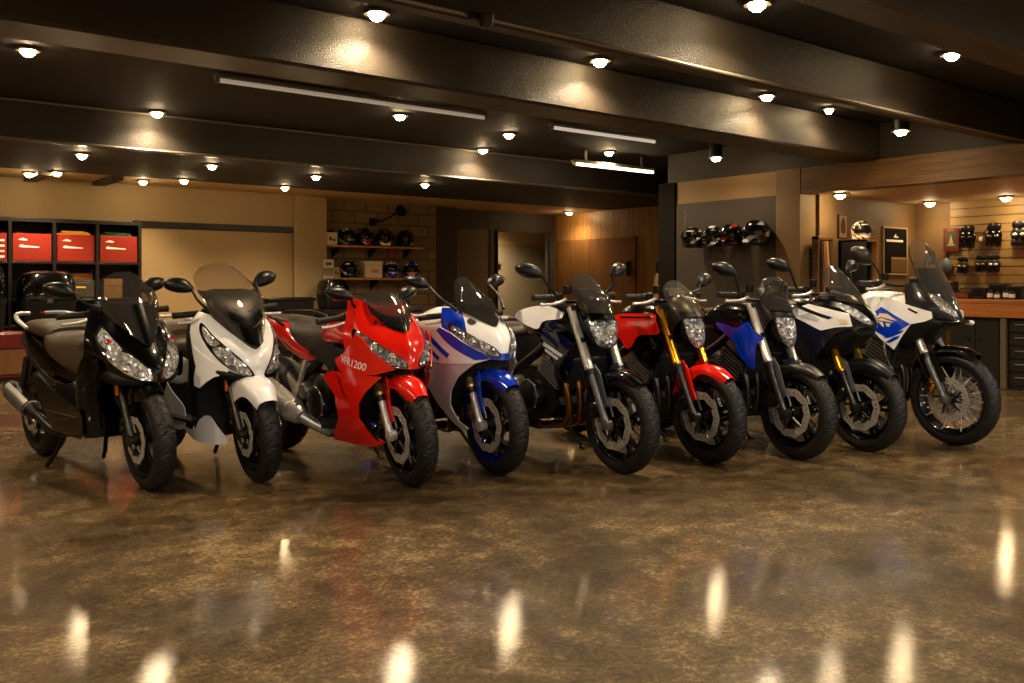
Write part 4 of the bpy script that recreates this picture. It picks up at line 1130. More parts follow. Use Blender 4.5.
    B.add('rider_seat', [(blob([(.02, .82, .70, .08), (-.10, .83, .74, .14), (-.26, .835, .76, .15), (-.36, .86, .79, .11)], 26, 18, 2.6), 'seat')])
    B.add('pillion_seat', [(blob([(-.36, .90, .84, .08), (-.46, .93, .87, .10), (-.62, .95, .90, .08)], 24, 12, 2.6), 'seat')])
    tail(B, [(-.10, .76, .70, .12), (-.30, .86, .72, .15), (-.50, .92, .80, .13), (-.70, .96, .87, .09), (-.84, .98, .93, .04)], 'white')
    plate_holder(B, -.66, .86)
    muffler(B, (-.18, -.16, .24), (-.58, -.22, .40), .06, 'steel', coll=[(.0, -.05, .2), (-.1, -.1, .21)])
    return B
red_tourer(); white_blue_sport()
# ================================================================ half-faired road bike and tall adventure bike
def half_faired():
    xa = .72
    B = Bike('touring_motorcycle', 'black and white half-faired bike with gold fork, eighth in row', 31, 866, 451, xa, .30, 25, 0, 0)
    wheel(B, 'front_wheel', (xa, 0, .30), .30, .12, .222, 'pair', 'black', True, (-.068, .068), off=.1)
    wheel(B, 'rear_wheel', (-xa, 0, .315), .315, .18, .222, 'pair', 'black', False, (-.09,), dr=.12)
    fork(B, .112, .66, .27, 'gold', 'steel', r1=.026)
    handlebar(B, 1.085, .28, .285)
    for s in (-1, 1): mirror(B, (.36, s * .26, 1.09), (.34, s * (.42 if s < 0 else .34), 1.25), s, size=(.088, .048), rot=R_(8))
    S = Surf([[(.80, 0, .83), (.775, .05, .835), (.71, .11, .84), (.61, .16, .835), (.50, .19, .82)],
              [(.78, 0, .88), (.755, .06, .885), (.695, .12, .895), (.60, .17, .90), (.48, .20, .89)],
              [(.735, 0, .94), (.71, .06, .945), (.66, .12, .955), (.57, .17, .965), (.45, .205, .955)],
              [(.68, 0, 1.0), (.655, .055, 1.0), (.61, .105, 1.005), (.53, .15, 1.01), (.43, .18, 1.0)],
              [(.62, 0, 1.045), (.60, .05, 1.045), (.56, .09, 1.045), (.49, .12, 1.04), (.41, .14, 1.03)]], True)
    ow = outward(S)
    cw = B.add('front_cowl', [(surf_mesh(S, 28, 49, .006, out=ow), 'black')], angle=50)
    hl = [(2.9, 2.75), (2.5, 1.8), (1.9, 1.0), (1.2, .5), (.4, .35), (.35, .95), (.8, 1.6), (1.6, 2.2), (2.3, 2.75)]
    for r in (True, False):
        h = B.add('headlight', [(net_poly(S, hl, 5, 5, .003, .004, r, 26, .03, ow), 'satin')], cw)
        hl2 = [((a - 1.5) * .86 + 1.5, (b - 1.5) * .86 + 1.5) for a, b in hl]
        B.add('headlight_lens', [(net_poly(S, hl2, 5, 5, .007, .004, r, 26, .03, ow), 'lens')], h)
    W = Surf([[(.705, 0, .985), (.66, .07, 1.0), (.585, .12, 1.01)], [(.63, 0, 1.08), (.59, .085, 1.085), (.53, .125, 1.07)], [(.53, 0, 1.18), (.505, .08, 1.175), (.47, .115, 1.14)], [(.455, 0, 1.25), (.445, .05, 1.245), (.43, .085, 1.20)]], True)
    B.add('windscreen', [(surf_mesh(W, 18, 21, .003, out=outward(W)), S_smoke)])
    B.add('instrument_panel', [(box((.44, 0, 1.03), (.10, .18, .05), .015), 'matte')])
    yf = yfun(.225, .45, 1.5, .66, .9, .86, 1.2)
    wh = [(.20, .875), (.28, .945), (.42, .985), (.52, .965), (.62, .945), (.70, .92), (.715, .84), (.64, .83), (.56, .845), (.50, .885), (.40, .88), (.52, .815), (.48, .795), (.33, .855)]
    wh = [(.20, .885), (.28, .945), (.42, .985), (.55, .96), (.69, .925), (.71, .84), (.62, .832), (.53, .808), (.40, .86), (.30, .895)]
    dk = [(.20, .88), (.30, .89), (.40, .855), (.53, .803), (.62, .828), (.71, .835), (.62, .79), (.56, .72), (.49, .63), (.42, .58), (.33, .62), (.24, .72)]
    for s in (1, -1):
        f = (lambda v: v) if s > 0 else mir
        B.add('side_fairing', [(f(side_poly(wh, yf, .006, .008, .04)), 'white'), (f(side_poly([(.34, .90), (.44, .925), (.52, .885), (.50, .87)], yf, .0085, .002, .04)), 'pearl'), (f(side_poly([(.33, .955), (.36, .97), (.60, .90), (.58, .885)], yf, .0087, .002, .04)), 'graphite'), (f(side_poly([(.63, .89), (.685, .885), (.69, .86), (.64, .855)], yf, .009, .004, .04)), 'cream')])
        B.add('lower_fairing', [(f(side_poly(dk, yf, 0, .008, .04)), 'graphite')])
    B.add('fairing_inner', [(blob([(.72, .83, .78, .10), (.62, .85, .70, .15), (.50, .90, .62, .18), (.38, .90, .60, .17)], 24, 14, 3), 'matte')])
    fender(B, 46, 165, .07, 'satin', lambda f: .012 + .09 * max(0, sin(pi * min(max((f - .42) / .58, 0), 1))), rise=.014, inner=.012)
    pl = [B.fk(.10, 0, .035), B.fk(.30, 0, .05), B.fk(.37, 0, .0), B.fk(.29, 0, -.06), B.fk(.12, 0, -.05)]
    for s in (1, -1):
        v = side_poly([(p[0], p[2]) for p in pl], lambda x, z: .090, 0, .008, .04); B.add('fork_guard', [(v if s > 0 else mir(v), 'guard')], None, True)
    tk = B.add('fuel_tank', [(blob([(.40, .93, .80, .10), (.32, 1.0, .76, .16), (.18, 1.03, .74, .185), (.04, 1.0, .74, .16), (-.08, .90, .76, .11)], 30, 24, 2.5), 'black')])
    B.add('tank_cap', [(lathe([(0, 1.045), (.035, 1.044), (.042, 1.038), (.042, 1.01)], 24, 'z', (.20, 0, 0)), 'steel')], tk)
    B.add('rider_seat', [(blob([(.02, .88, .80, .08), (-.10, .86, .78, .14), (-.28, .85, .78, .155), (-.42, .89, .80, .12)], 26, 18, 2.6), 'seat')])
    B.add('pillion_seat', [(blob([(-.40, .90, .83, .10), (-.52, .92, .85, .11), (-.76, .93, .88, .08)], 24, 12, 2.6), 'seat')])
    tail(B, [(-.15, .80, .72, .13), (-.40, .85, .74, .14), (-.65, .89, .80, .12), (-.86, .93, .87, .05)], 'black')
    frame_spars(B, (.40, .88), (.12, .70), (-.20, .42), 'satin', .03, .15); engine4(B, .10, .43, .18); radiator(B, .40, .60, .15, .28); headers(B, .27, .58, 'steel')
    muffler(B, (-.22, -.15, .26), (-.64, -.21, .46), .06, 'steel', coll=[(.0, -.05, .2), (-.12, -.11, .22)])
    swingarm(B, -xa, .315, 'satin'); chain_drive(B, -xa, .315, (-.2, .42)); side_stand(B); pegs(B, -.24, .36, .165)
    return B

def adventure():
    xa = .75
    B = Bike('adventure_motorcycle', 'tall white and blue adventure bike with wire-spoked front wheel, end of row', 32, 954, 445, xa, .325, 26, 0, 0)
    wheel(B, 'front_wheel', (xa, 0, .325), .325, .115, .248, 'wire', 'black', True, (-.068, .068), dr=.15, msp='alu')
    wheel(B, 'rear_wheel', (-xa, 0, .32), .32, .15, .228, 'wire', 'black', False, (-.09,), dr=.12, msp='alu')
    fork(B, .11, .72, .36, 'alu', 'engrey', r1=.027, r0=.022, mcal='gold')
    fender(B, 60, 148, .070, 'black', None, rise=.035, inner=.012)
    pl = [B.fk(.12, 0, .045), B.fk(.34, 0, .06), B.fk(.42, 0, .0), B.fk(.36, 0, -.06), B.fk(.12, 0, -.045)]
    for s in (1, -1):
        v = side_poly([(p[0], p[2]) for p in pl], lambda x, z: .084, 0, .008, .04); B.add('fork_guard', [(v if s > 0 else mir(v), 'satin')], None, True)
    handlebar(B, 1.13, .26, .38, rise=.02, sweep=.09)
    mirror(B, (.34, -.22, 1.15), (.30, -.40, 1.325), -1, size=(.088, .068), rot=R_(14), m='steel')
    mirror(B, (.34, .22, 1.15), (.30, .40, 1.325), 1, size=(.088, .068), rot=R_(14), m='steel')
    S = Surf([[(.80, 0, .87), (.785, .04, .875), (.73, .09, .885), (.64, .14, .89), (.52, .17, .88)],
              [(.79, 0, .91), (.77, .05, .915), (.72, .105, .925), (.63, .155, .935), (.51, .185, .93)],
              [(.755, 0, .97), (.735, .055, .975), (.69, .11, .985), (.61, .155, .995), (.50, .185, .985)],
              [(.71, 0, 1.04), (.69, .05, 1.045), (.645, .10, 1.055), (.57, .14, 1.065), (.48, .165, 1.05)],
              [(.65, 0, 1.12), (.635, .045, 1.12), (.595, .085, 1.125), (.53, .12, 1.13), (.46, .14, 1.12)]], True)
    ow = outward(S)
    cw = B.add('front_cowl', [(surf_mesh(S, 28, 49, .006, out=ow), 'graphite')], angle=50)
    hl = [(3.2, 2.3), (2.7, 1.3), (2.0, .7), (1.1, .4), (.45, .4), (.4, 1.0), (1.0, 1.7), (2.0, 2.2), (2.8, 2.5)]
    for r in (True, False):
        h = B.add('headlight', [(net_poly(S, hl, 5, 5, .003, .004, r, 26, .03, ow), 'black')], cw)
        hl2 = [((a - 1.8) * .86 + 1.8, (b - 1.4) * .86 + 1.4) for a, b in hl]
        B.add('headlight_lens', [(net_poly(S, hl2, 5, 5, .007, .004, r, 26, .03, ow), 'lens2')], h)
    B.add('beak', [(surf_mesh(Surf([[(.86, 0, .865), (.85, .025, .862), (.83, .045, .857)], [(.80, 0, .872), (.80, .05, .865), (.77, .085, .85)], [(.72, 0, .875), (.70, .06, .865), (.67, .11, .845)], [(.58, 0, .86), (.57, .07, .85), (.55, .13, .83)]], True), 14, 19, .006), 'black')])
    W = Surf([[(.80, 0, .93), (.75, .07, .955), (.66, .13, 1.0)], [(.735, 0, 1.06), (.69, .09, 1.075), (.605, .145, 1.09)], [(.64, 0, 1.22), (.605, .095, 1.225), (.545, .145, 1.215)], [(.55, 0, 1.36), (.53, .09, 1.355), (.49, .13, 1.33)], [(.50, 0, 1.445), (.49, .06, 1.44), (.465, .10, 1.40)]], True)
    wo = outward(W)
    B.add('windscreen', [(surf_mesh(W, 26, 21, .003, out=wo), S_clear)])
    B.add('screen_trim', [(surf_mesh(W, 24, 3, .006, 0, .95, .0, .04, out=wo), 'satin'), (surf_mesh(W, 24, 3, .006, 0, .95, .96, 1, out=wo), 'satin')])
    V = Surf([[tuple(W(u, v) - W.normal(u, v) * wo * .03) for v in (0.06, .3, .5, .7, .94)] for u in (.04, .2, .4, .55)])
    B.add('screen_backing', [(surf_mesh(V, 12, 15, .004), 'black')])
    B.add('instrument_panel', [(box((.50, 0, 1.12), (.09, .20, .12), .02), 'matte')])
    yf = yfun(.235, .50, 1.3, .70, .8, .90, 1.2)
    wh = [(.16, .94), (.20, 1.01), (.26, 1.03), (.385, 1.025), (.52, .985), (.70, .93), (.705, .885), (.66, .862), (.572, .841), (.52, .77), (.445, .656), (.35, .72), (.28, .78), (.23, .84)]
    bl = [(.235, .875), (.343, .958), (.572, .843), (.48, .785), (.40, .735), (.285, .785)]
    wing = [(.285, .868), (.335, .91), (.40, .905), (.475, .862), (.43, .858), (.445, .84), (.40, .845), (.41, .825), (.37, .838), (.37, .81), (.335, .84)]
    sw = [(.36, .735), (.44, .775), (.53, .80), (.50, .775), (.43, .745)]
    sw2 = [(.38, .705), (.45, .745), (.50, .76), (.48, .735), (.42, .705)]
    for s in (1, -1):
        f = (lambda v: v) if s > 0 else mir
        its = [(f(side_poly(wh, yf, .006, .008, .04)), 'white'), (f(side_poly(bl, yf, .0085, .002, .04)), 'blue'), (f(side_poly(sw, yf, .0088, .002, .04)), 'blue'), (f(side_poly(sw2, yf, .0088, .002, .04)), 'blue')]
        fe = [(.30, .872, .345, .897, .008), (.315, .862, .42, .885, .007), (.345, .85, .44, .866, .006), (.35, .832, .40, .848, .006)]
        its.append((f(side_poly([(.29, .868), (.335, .912), (.395, .908), (.475, .862), (.42, .87), (.35, .885)], yf, .0105, .002, .03)), 'cream'))
        its.append((f(side_poly([(.305, .862), (.35, .877), (.45, .85), (.40, .852), (.36, .858)], yf, .0105, .002, .03)), 'cream'))
        its.append((f(side_poly([(.325, .852), (.36, .85), (.37, .812), (.35, .82)], yf, .0105, .002, .03)), 'cream'))
        its.append((f(side_poly([(.38, .845), (.425, .84), (.41, .815), (.39, .822)], yf, .0105, .002, .03)), 'cream'))
        its.append((f(side_poly([(.55, .945), (.56, .955), (.62, .925), (.61, .915)], yf, .009, .003, .03)), 'satin'))
        B.add('side_fairing', its)
        B.add('bash_bar', [(tube([(.40, s * .10, .30), (.46, s * .24, .45), (.40, s * .26, .60), (.34, s * .2, .70)], .013, 10, 20), 'steel')])
    indicator(B, (.77, .155, .85), 1, 'clear', False, stem=(.68, .10, .87))
    B.add('fairing_inner', [(blob([(.74, .87, .83, .09), (.64, .90, .78, .14), (.50, .94, .66, .18), (.34, .94, .66, .17)], 24, 14, 3), 'matte')])
    tk = B.add('fuel_tank', [(blob([(.42, .98, .84, .10), (.34, 1.05, .80, .17), (.20, 1.075, .78, .20), (.06, 1.05, .78, .17), (-.06, .93, .78, .11)], 30, 24, 2.5), 'white')])
    B.add('tank_cap', [(lathe([(0, 1.09), (.035, 1.089), (.042, 1.083), (.042, 1.06)], 24, 'z', (.22, 0, 0)), 'steel')], tk)
    B.add('rider_seat', [(blob([(.04, .92, .80, .08), (-.08, .88, .80, .14), (-.26, .87, .80, .16), (-.42, .92, .82, .13)], 26, 18, 2.6), 'seat')])
    B.add('pillion_seat', [(blob([(-.40, .93, .84, .11), (-.54, .95, .86, .12), (-.80, .95, .88, .10)], 24, 12, 2.6), 'seat')])
    tail(B, [(-.15, .82, .74, .13), (-.40, .86, .76, .14), (-.65, .90, .82, .12), (-.88, .93, .88, .06)], 'white')
    B.add('luggage_rack', [(join(*[tube([(-.6, y, .93), (-.75, y, .985), (-1.0, y, .985)], .009, 8, 10) for y in (-.11, -.04, .04, .11)]), 'satin'), (tube([(-1.0, -.12, .985), (-1.0, .12, .985)], .009, 8), 'satin')])
    frame_spars(B, (.40, .92), (.12, .74), (-.20, .44), 'satin', .03, .14); engine4(B, .10, .46, .17); radiator(B, .40, .66, .15, .28); headers(B, .27, .60, 'steel', ys=(-.05, .05))
    muffler(B, (-.26, -.16, .40), (-.72, -.22, .62), .06, 'alu', coll=[(.0, -.05, .24), (-.14, -.12, .30)])
    swingarm(B, -xa, .32, 'satin'); chain_drive(B, -xa, .32, (-.2, .42)); side_stand(B); pegs(B, -.24, .38, .16)
    return B
half_faired(); adventure()
# ================================================================ maxi scooters
def scoot_base(B, xa, R, rim, half=.30, zb=.96, xb=.33, barm='satin'):
    wheel(B, 'front_wheel', (xa, 0, R), R, .115, .195, 'five', rim, True, (-.07,), dr=.128, off=.3)
    wheel(B, 'rear_wheel', (-xa, 0, R), R, .14, .185, 'five', rim, False, (-.09,), dr=.115)
    fork(B, .088, .60, .36, 'chrome', 'steel', r0=.017, usd=False, calside=(-1,))
    handlebar(B, zb, xb, half, sweep=.05, rise=.0)
    # swing unit, transmission, centre stand
    B.add('transmission_case', [(blob([(-.02, .40, .24, .05, .12), (-.2, .42, .22, .06, .13), (-.5, .40, .20, .06, .14), (-xa - .06, R + .09, R - .08, .045, .14)], 20, 18, 3), 'engrey')])
    B.add('engine_case', [(blob([(.08, .48, .26, .10), (-.08, .50, .24, .13), (-.30, .46, .24, .12), (-.45, .40, .28, .06)], 20, 18, 3), 'engine')])
    for s in (-1, 1): B.add('shock_absorber', [(tube([(-xa + .05, s * .17, R + .05), (-xa + .16, s * .16, .66)], .02, 10), 'steel')])
    B.add('centre_stand', [(tube([(-.26, -.17, .02), (-.18, -.15, .10), (-.10, -.10, .24), (-.10, .10, .24), (-.18, .15, .10), (-.26, .17, .02)], .013, 10, 30), 'satin')])
    side_stand(B, .1, .18, .24, (.16, .28))

def black_scooter():
    xa, R = .75, .285
    B = Bike('maxi_scooter', 'black scooter with tinted windscreen and brown-black stepped seat, first in row', 47, 150, 490, xa, R, 26, -5, -1, cat='scooter')
    scoot_base(B, xa, R, 'satin')
    S = Surf([[(.86, 0, .60), (.84, .07, .61), (.775, .15, .64), (.66, .215, .68), (.55, .25, .715)],
              [(.85, 0, .67), (.825, .07, .68), (.755, .16, .715), (.64, .225, .76), (.54, .255, .78)],
              [(.81, 0, .74), (.785, .07, .75), (.71, .15, .79), (.60, .21, .835), (.51, .238, .865)],
              [(.755, 0, .80), (.735, .06, .81), (.66, .13, .85), (.565, .175, .895), (.47, .205, .93)],
              [(.68, 0, .88), (.66, .06, .885), (.60, .12, .92), (.52, .155, .945), (.43, .175, .985)]], True)
    ow = outward(S)
    cw = B.add('front_cowl', [(surf_mesh(S, 32, 57, .006, out=ow), 'black')], angle=50)
    hl = [(3.15, 3.0), (2.5, 2.0), (1.65, 1.05), (.7, .45), (.12, .45), (.1, 1.5), (.7, 2.4), (1.9, 3.05)]
    for r in (True, False):
        h = B.add('headlight', [(net_poly(S, hl, 5, 5, .003, .004, r, 26, .03, ow), 'chrome')], cw)
        low_ = [(1.75, 1.6), (1.3, .95), (.6, .55), (.22, .6), (.2, 1.45), (.65, 2.15), (1.35, 2.5)]
        top_ = [(2.95, 2.85), (2.5, 2.2), (1.85, 1.75), (1.5, 2.45), (1.95, 2.9)]
        B.add('headlight_lens', [(net_poly(S, low_, 5, 5, .007, .004, r, 24, .03, ow), 'lens')], h)
        B.add('turn_signal', [(net_poly(S, top_, 5, 5, .007, .004, r, 20, .03, ow), 'lens2')], h)
        for (a, b), q in (((.7, 1.2), .03), ((1.15, 1.75), .024)):
            uv = (a / 4, .5 + (-.5 if r else .5) * b / 4); B.add('headlight_bulb', [(ell(S(*uv), (.016, q, q), 16, 10), 'lens2')], h)
        B.add('signal_bulb', [(ell(S(2.1 / 4, .5 + (-.5 if r else .5) * 2.35 / 4), (.014, .024, .018), 14, 8), 'redlens')], h)
    W = Surf([[(.775, 0, .79), (.69, .085, .87), (.57, .155, .965)], [(.70, 0, .91), (.64, .10, .955), (.54, .165, 1.02)], [(.605, 0, 1.05), (.565, .105, 1.065), (.49, .165, 1.085)], [(.52, 0, 1.155), (.495, .085, 1.15), (.44, .135, 1.125)], [(.48, 0, 1.195), (.47, .05, 1.19), (.44, .085, 1.17)]], True)
    wo = outward(W)
    B.add('windscreen', [(surf_mesh(W, 22, 25, .003, out=wo), S_smoke)])
    B.add('screen_backing', [(surf_mesh(Surf([[tuple(W(u, v) - W.normal(u, v) * wo * .014) for v in (.04, .27, .5, .73, .96)] for u in (0, .12, .26, .38)]), 12, 17, .004), 'black'),
                            (surf_mesh(Surf([[tuple(W(u, v) + W.normal(u, v) * wo * .006) for v in (.44, .5, .56)] for u in (0.01, .2, .42)]), 10, 7, .004), 'black')])
    B.add('instrument_panel', [(box((.43, 0, .99), (.14, .30, .06), .02), 'matte')])
    # leg shield, floor, body
    B.add('leg_shield', [(vblob([(.27, .44, .33, .20), (.40, .455, .335, .235), (.55, .50, .37, .255), (.66, .56, .41, .262), (.76, .54, .44, .23), (.88, .47, .40, .19)], 32, 26, 3), 'black')])
    B.add('cowl_lower', [(vblob([(.585, .80, .52, .16), (.62, .80, .50, .20), (.66, .76, .48, .215)], 28, 8, 2.6), 'matte')])
    fl = [(-.05, .36), (-.24, .52), (-.15, .575), (.08, .51), (.44, .43), (.475, .40), (.475, .30), (.44, .275), (.06, .285)]
    panel(B, 'lower_side_panel', fl, yfun(.245), 'black', res=.05)
    panel(B, 'leg_shield_wing', [(.54, .72), (.61, .74), (.68, .70), (.66, .62), (.59, .59), (.54, .62)], yfun(.258, .55, 1.2), 'black', smooth=36)
    B.add('floor_tunnel', [(blob([(.42, .50, .26, .17), (.25, .54, .25, .175), (.08, .60, .26, .17), (-.1, .62, .34, .17)], 24, 16, 3.4), 'satin')])
    for s in (-1, 1): B.add('foot_board', [(box((.16, s * .215, .385), (.50, .07, .03), .01), 'matte')])
    B.add('rear_bodywork', [(blob([(.16, .68, .52, .10), (.06, .74, .48, .165), (-.15, .76, .50, .195), (-.40, .80, .56, .19), (-.62, .84, .64, .165), (-.80, .87, .74, .11), (-.88, .875, .80, .05)], 28, 26, 2.8), 'black')])
    B.add('tail_light', [(blob([(-.80, .85, .77, .10), (-.885, .85, .79, .06), (-.90, .83, .81, .03)], 16, 8), 'redlens')])
    B.add('rider_seat', [(blob([(.31, .78, .60, .11), (.26, .845, .57, .16), (.10, .85, .58, .185), (-.12, .825, .64, .19), (-.27, .85, .70, .17)], 28, 22, 3), 'brownseat')])
    B.add('pillion_seat', [(blob([(-.23, .86, .76, .15), (-.32, .90, .78, .175), (-.52, .905, .80, .17), (-.70, .895, .82, .13), (-.76, .88, .83, .08)], 28, 18, 3), 'brownseat')])
    for s in (-1, 1):
        B.add('grab_rail', [(tube([(-.50, s * .185, .85), (-.62, s * .20, .90), (-.78, s * .15, .93), (-.86, s * .05, .93)], [.011, .015, .014, .012], 10, 18), 'pearl')])
        B.add('body_strip', [(tube([(-.66, s * .165, .78), (-.3, s * .197, .62), (-.05, s * .2, .52)], .008, 8, 14), 'graphite')])
        mirror(B, (.46, s * .14, 1.0), (.36, -.30 if s < 0 else .225, 1.105), s, True, (.085, .048), 'satin', R_(4))
        B.add('fork_reflector', [(box(B.fk(.30, s * .114, .012), (.028, .014, .075), .004), 'amber')], None, True)
    fender(B, 62, 150, .07, 'black', lambda f: .015 + .05 * sin(pi * f), rise=.016, inner=.012)
    muffler(B, (-.34, -.19, .325), (-.74, -.215, .47), .054, 'engine', coll=[(.0, -.1, .24), (-.12, -.18, .26)])
    B.add('heat_shield', [(surf_mesh(Surf([[(-.40 - .14 * k, -.198 - .008 * k - .061 * cos(a), .352 + .048 * k + .061 * sin(a)) for a in (-.7, -.1, .5, 1.2)] for k in (0, 1, 2)]), 10, 12, .003), 'engrey')])
    B.add('rear_mudguard', [(prism([(-.70, .66), (-.80, .66), (-1.0, .36), (-.97, .34), (-.86, .46)], -.07, .07), 'matte')])
    return B

def white_scooter():
    xa, R = .66, .285
    B = Bike('maxi_scooter', 'white scooter with tall smoke-tinted screen and white front fender', 43, 258, 482, xa, R, 26, -8, -1, cat='scooter')
    scoot_base(B, xa, R, 'satin', .30, .965, .30)
    S = Surf([[(.70, 0, .60), (.68, .07, .61), (.62, .15, .645), (.53, .205, .69), (.41, .24, .73)],
              [(.70, 0, .67), (.675, .08, .68), (.60, .16, .72), (.50, .215, .77), (.38, .25, .81)],
              [(.68, 0, .73), (.65, .08, .745), (.56, .165, .80), (.46, .215, .845), (.35, .245, .88)],
              [(.645, 0, .775), (.61, .08, .79), (.52, .15, .85), (.43, .19, .905), (.33, .215, .93)],
              [(.58, 0, .85), (.55, .07, .86), (.48, .125, .91), (.40, .155, .95), (.30, .175, .97)]], True)
    ow = outward(S)
    cw = B.add('front_cowl', [(surf_mesh(S, 32, 57, .006, out=ow), 'white')], angle=50)
    hl = [(2.85, 3.3), (2.25, 2.25), (1.5, 1.3), (.68, .65), (.06, .42), (.03, 1.1), (.2, 2.0), (.85, 2.85), (1.9, 3.25)]
    for r in (True, False):
        h = B.add('headlight', [(net_poly(S, hl, 5, 5, .003, .004, r, 26, .03, ow), 'black')], cw)
        low_ = [(1.65, 1.85), (1.2, 1.2), (.6, .75), (.14, .65), (.13, 1.4), (.5, 2.2), (1.15, 2.6)]
        top_ = [(2.6, 3.05), (2.15, 2.4), (1.8, 2.05), (1.35, 2.6), (1.8, 3.0)]
        B.add('headlight_lens', [(net_poly(S, low_, 5, 5, .007, .004, r, 24, .03, ow), 'lens')], h)
        B.add('turn_signal', [(net_poly(S, top_, 5, 5, .007, .004, r, 20, .03, ow), 'lens2')], h)
        for (a, b), q in (((.55, 1.35), .03), ((1.0, 1.9), .026)):
            uv = (a / 4, .5 + (-.5 if r else .5) * b / 4); B.add('headlight_bulb', [(ell(S(*uv), (.016, q, q), 16, 10), 'lens2')], h)
    W = Surf([[(.675, 0, .762), (.575, .10, .845), (.46, .165, .935)], [(.565, 0, .92), (.495, .13, .985), (.39, .19, 1.05)], [(.42, 0, 1.08), (.375, .125, 1.10), (.29, .185, 1.12)], [(.29, 0, 1.19), (.265, .105, 1.19), (.205, .16, 1.175)], [(.215, 0, 1.25), (.205, .065, 1.245), (.165, .105, 1.222)]], True)
    wo = outward(W)
    B.add('windscreen', [(surf_mesh(W, 24, 25, .003, out=wo), S_brown)])
    B.add('screen_backing', [(surf_mesh(Surf([[tuple(W(u, v) - W.normal(u, v) * wo * .016) for v in (.0, .25, .5, .75, 1)] for u in (0, .2, .42)] + [[tuple(W(u, v) - W.normal(u, v) * wo * .05) for v, u in ((.1, .5), (.28, .58), (.5, .6), (.72, .58), (.9, .5))]]), 16, 21, .004), 'satin')])
    B.add('screen_garnish', [(surf_mesh(Surf([[tuple(W(u, v) + W.normal(u, v) * wo * .008) for v in (.38, .5, .62)] for u in (0.0, .08, .16)]), 8, 9, .004), 'black'), (surf_mesh(Surf([[tuple(W(u, v) + W.normal(u, v) * wo * .008) for v in (.32, .5, .68)] for u in (0.18, .25, .31)]), 8, 9, .004), 'black')])
    B.add('instrument_panel', [(box((.36, 0, .97), (.14, .28, .06), .02), 'matte')])
    yf = yfun(.250, .38, 1.7)
    wing = [(.35, .86), (.40, .77), (.50, .715), (.62, .655), (.62, .625), (.55, .605), (.50, .575), (.45, .54), (.40, .55), (.395, .60), (.42, .66), (.39, .73)]
    spo = [(.21, .294), (.36, .29), (.42, .35), (.50, .385), (.56, .32), (.61, .235), (.50, .225), (.34, .24)]
    for s in (1, -1):
        f = (lambda v: v) if s > 0 else mir
        B.add('leg_shield_wing', [(f(side_poly(wing, yf, 0, .008, .04)), 'white')])
        B.add('lower_spoiler', [(f(side_poly(closed_spl(spo, 40), yf, -.012, .008, .04)), 'pearl')])
        B.add('grab_rail', [(tube([(-.50, s * .185, .82), (-.62, s * .19, .87), (-.78, s * .14, .90), (-.84, s * .05, .90)], .012, 10, 18), 'pearl')])
        mirror(B, (.40, s * .14, .99), (.31, -.275 if s < 0 else .25, 1.135), s, True, (.085, .05), 'satin', R_(4))
        B.add('fork_reflector', [(box(B.fk(.30, s * .114, .012), (.028, .014, .075), .004), 'amber')], None, True)
    B.add('leg_shield', [(vblob([(.24, .38, .22, .19), (.40, .38, .20, .22), (.55, .42, .22, .24), (.68, .48, .24, .25), (.80, .40, .22, .245), (.90, .34, .20, .22)], 32, 26, 3), 'matte')])
    B.add('cowl_lower', [(vblob([(.585, .66, .42, .15), (.62, .67, .40, .19), (.65, .62, .38, .205)], 28, 8, 2.6), 'matte')])
    B.add('floor_tunnel', [(blob([(.36, .52, .25, .16), (.2, .55, .24, .17), (.05, .60, .26, .17), (-.1, .62, .34, .17)], 24, 16, 3.4), 'satin')])
    for s in (-1, 1): B.add('foot_board', [(box((.12, s * .215, .34), (.46, .08, .03), .01), 'matte')])
    panel(B, 'lower_side_panel', [(-.25, .50), (-.10, .56), (.06, .48), (.22, .40), (.2, .28), (.0, .28), (-.15, .36)], yfun(.235), 'white', 40)
    B.add('rear_bodywork', [(blob([(.16, .66, .50, .10), (.06, .72, .46, .165), (-.15, .74, .48, .195), (-.40, .78, .54, .19), (-.62, .82, .62, .165), (-.78, .85, .72, .10), (-.86, .855, .78, .05)], 28, 26, 2.8), 'white')])
    B.add('tail_light', [(blob([(-.78, .83, .75, .10), (-.865, .83, .77, .06), (-.88, .81, .79, .03)], 16, 8), 'redlens')])
    B.add('rider_seat', [(blob([(.24, .79, .58, .07), (.18, .83, .60, .14), (.02, .80, .66, .17), (-.15, .785, .68, .18), (-.27, .82, .70, .17)], 28, 22, 3), 'brownseat')])
    B.add('pillion_seat', [(blob([(-.23, .84, .74, .15), (-.32, .88, .76, .175), (-.52, .885, .78, .17), (-.70, .875, .80, .13), (-.76, .86, .81, .08)], 28, 18, 3), 'brownseat')])
    # big white mudguard with drop plates beside the wheel
    fender(B, 40, 160, .085, 'white', lambda f: .02 + .06 * sin(pi * min(1, max(0, (f - .2) / .8))), rise=.03, inner=.014)
    muffler(B, (-.26, -.19, .29), (-.70, -.21, .44), .055, 'steel', coll=[(.0, -.1, .24), (-.12, -.18, .25)])
    B.add('rear_mudguard', [(prism([(-.66, .62), (-.76, .62), (-.95, .34), (-.92, .32), (-.82, .44)], -.07, .07), 'matte')])
    return B
black_scooter(); white_scooter()
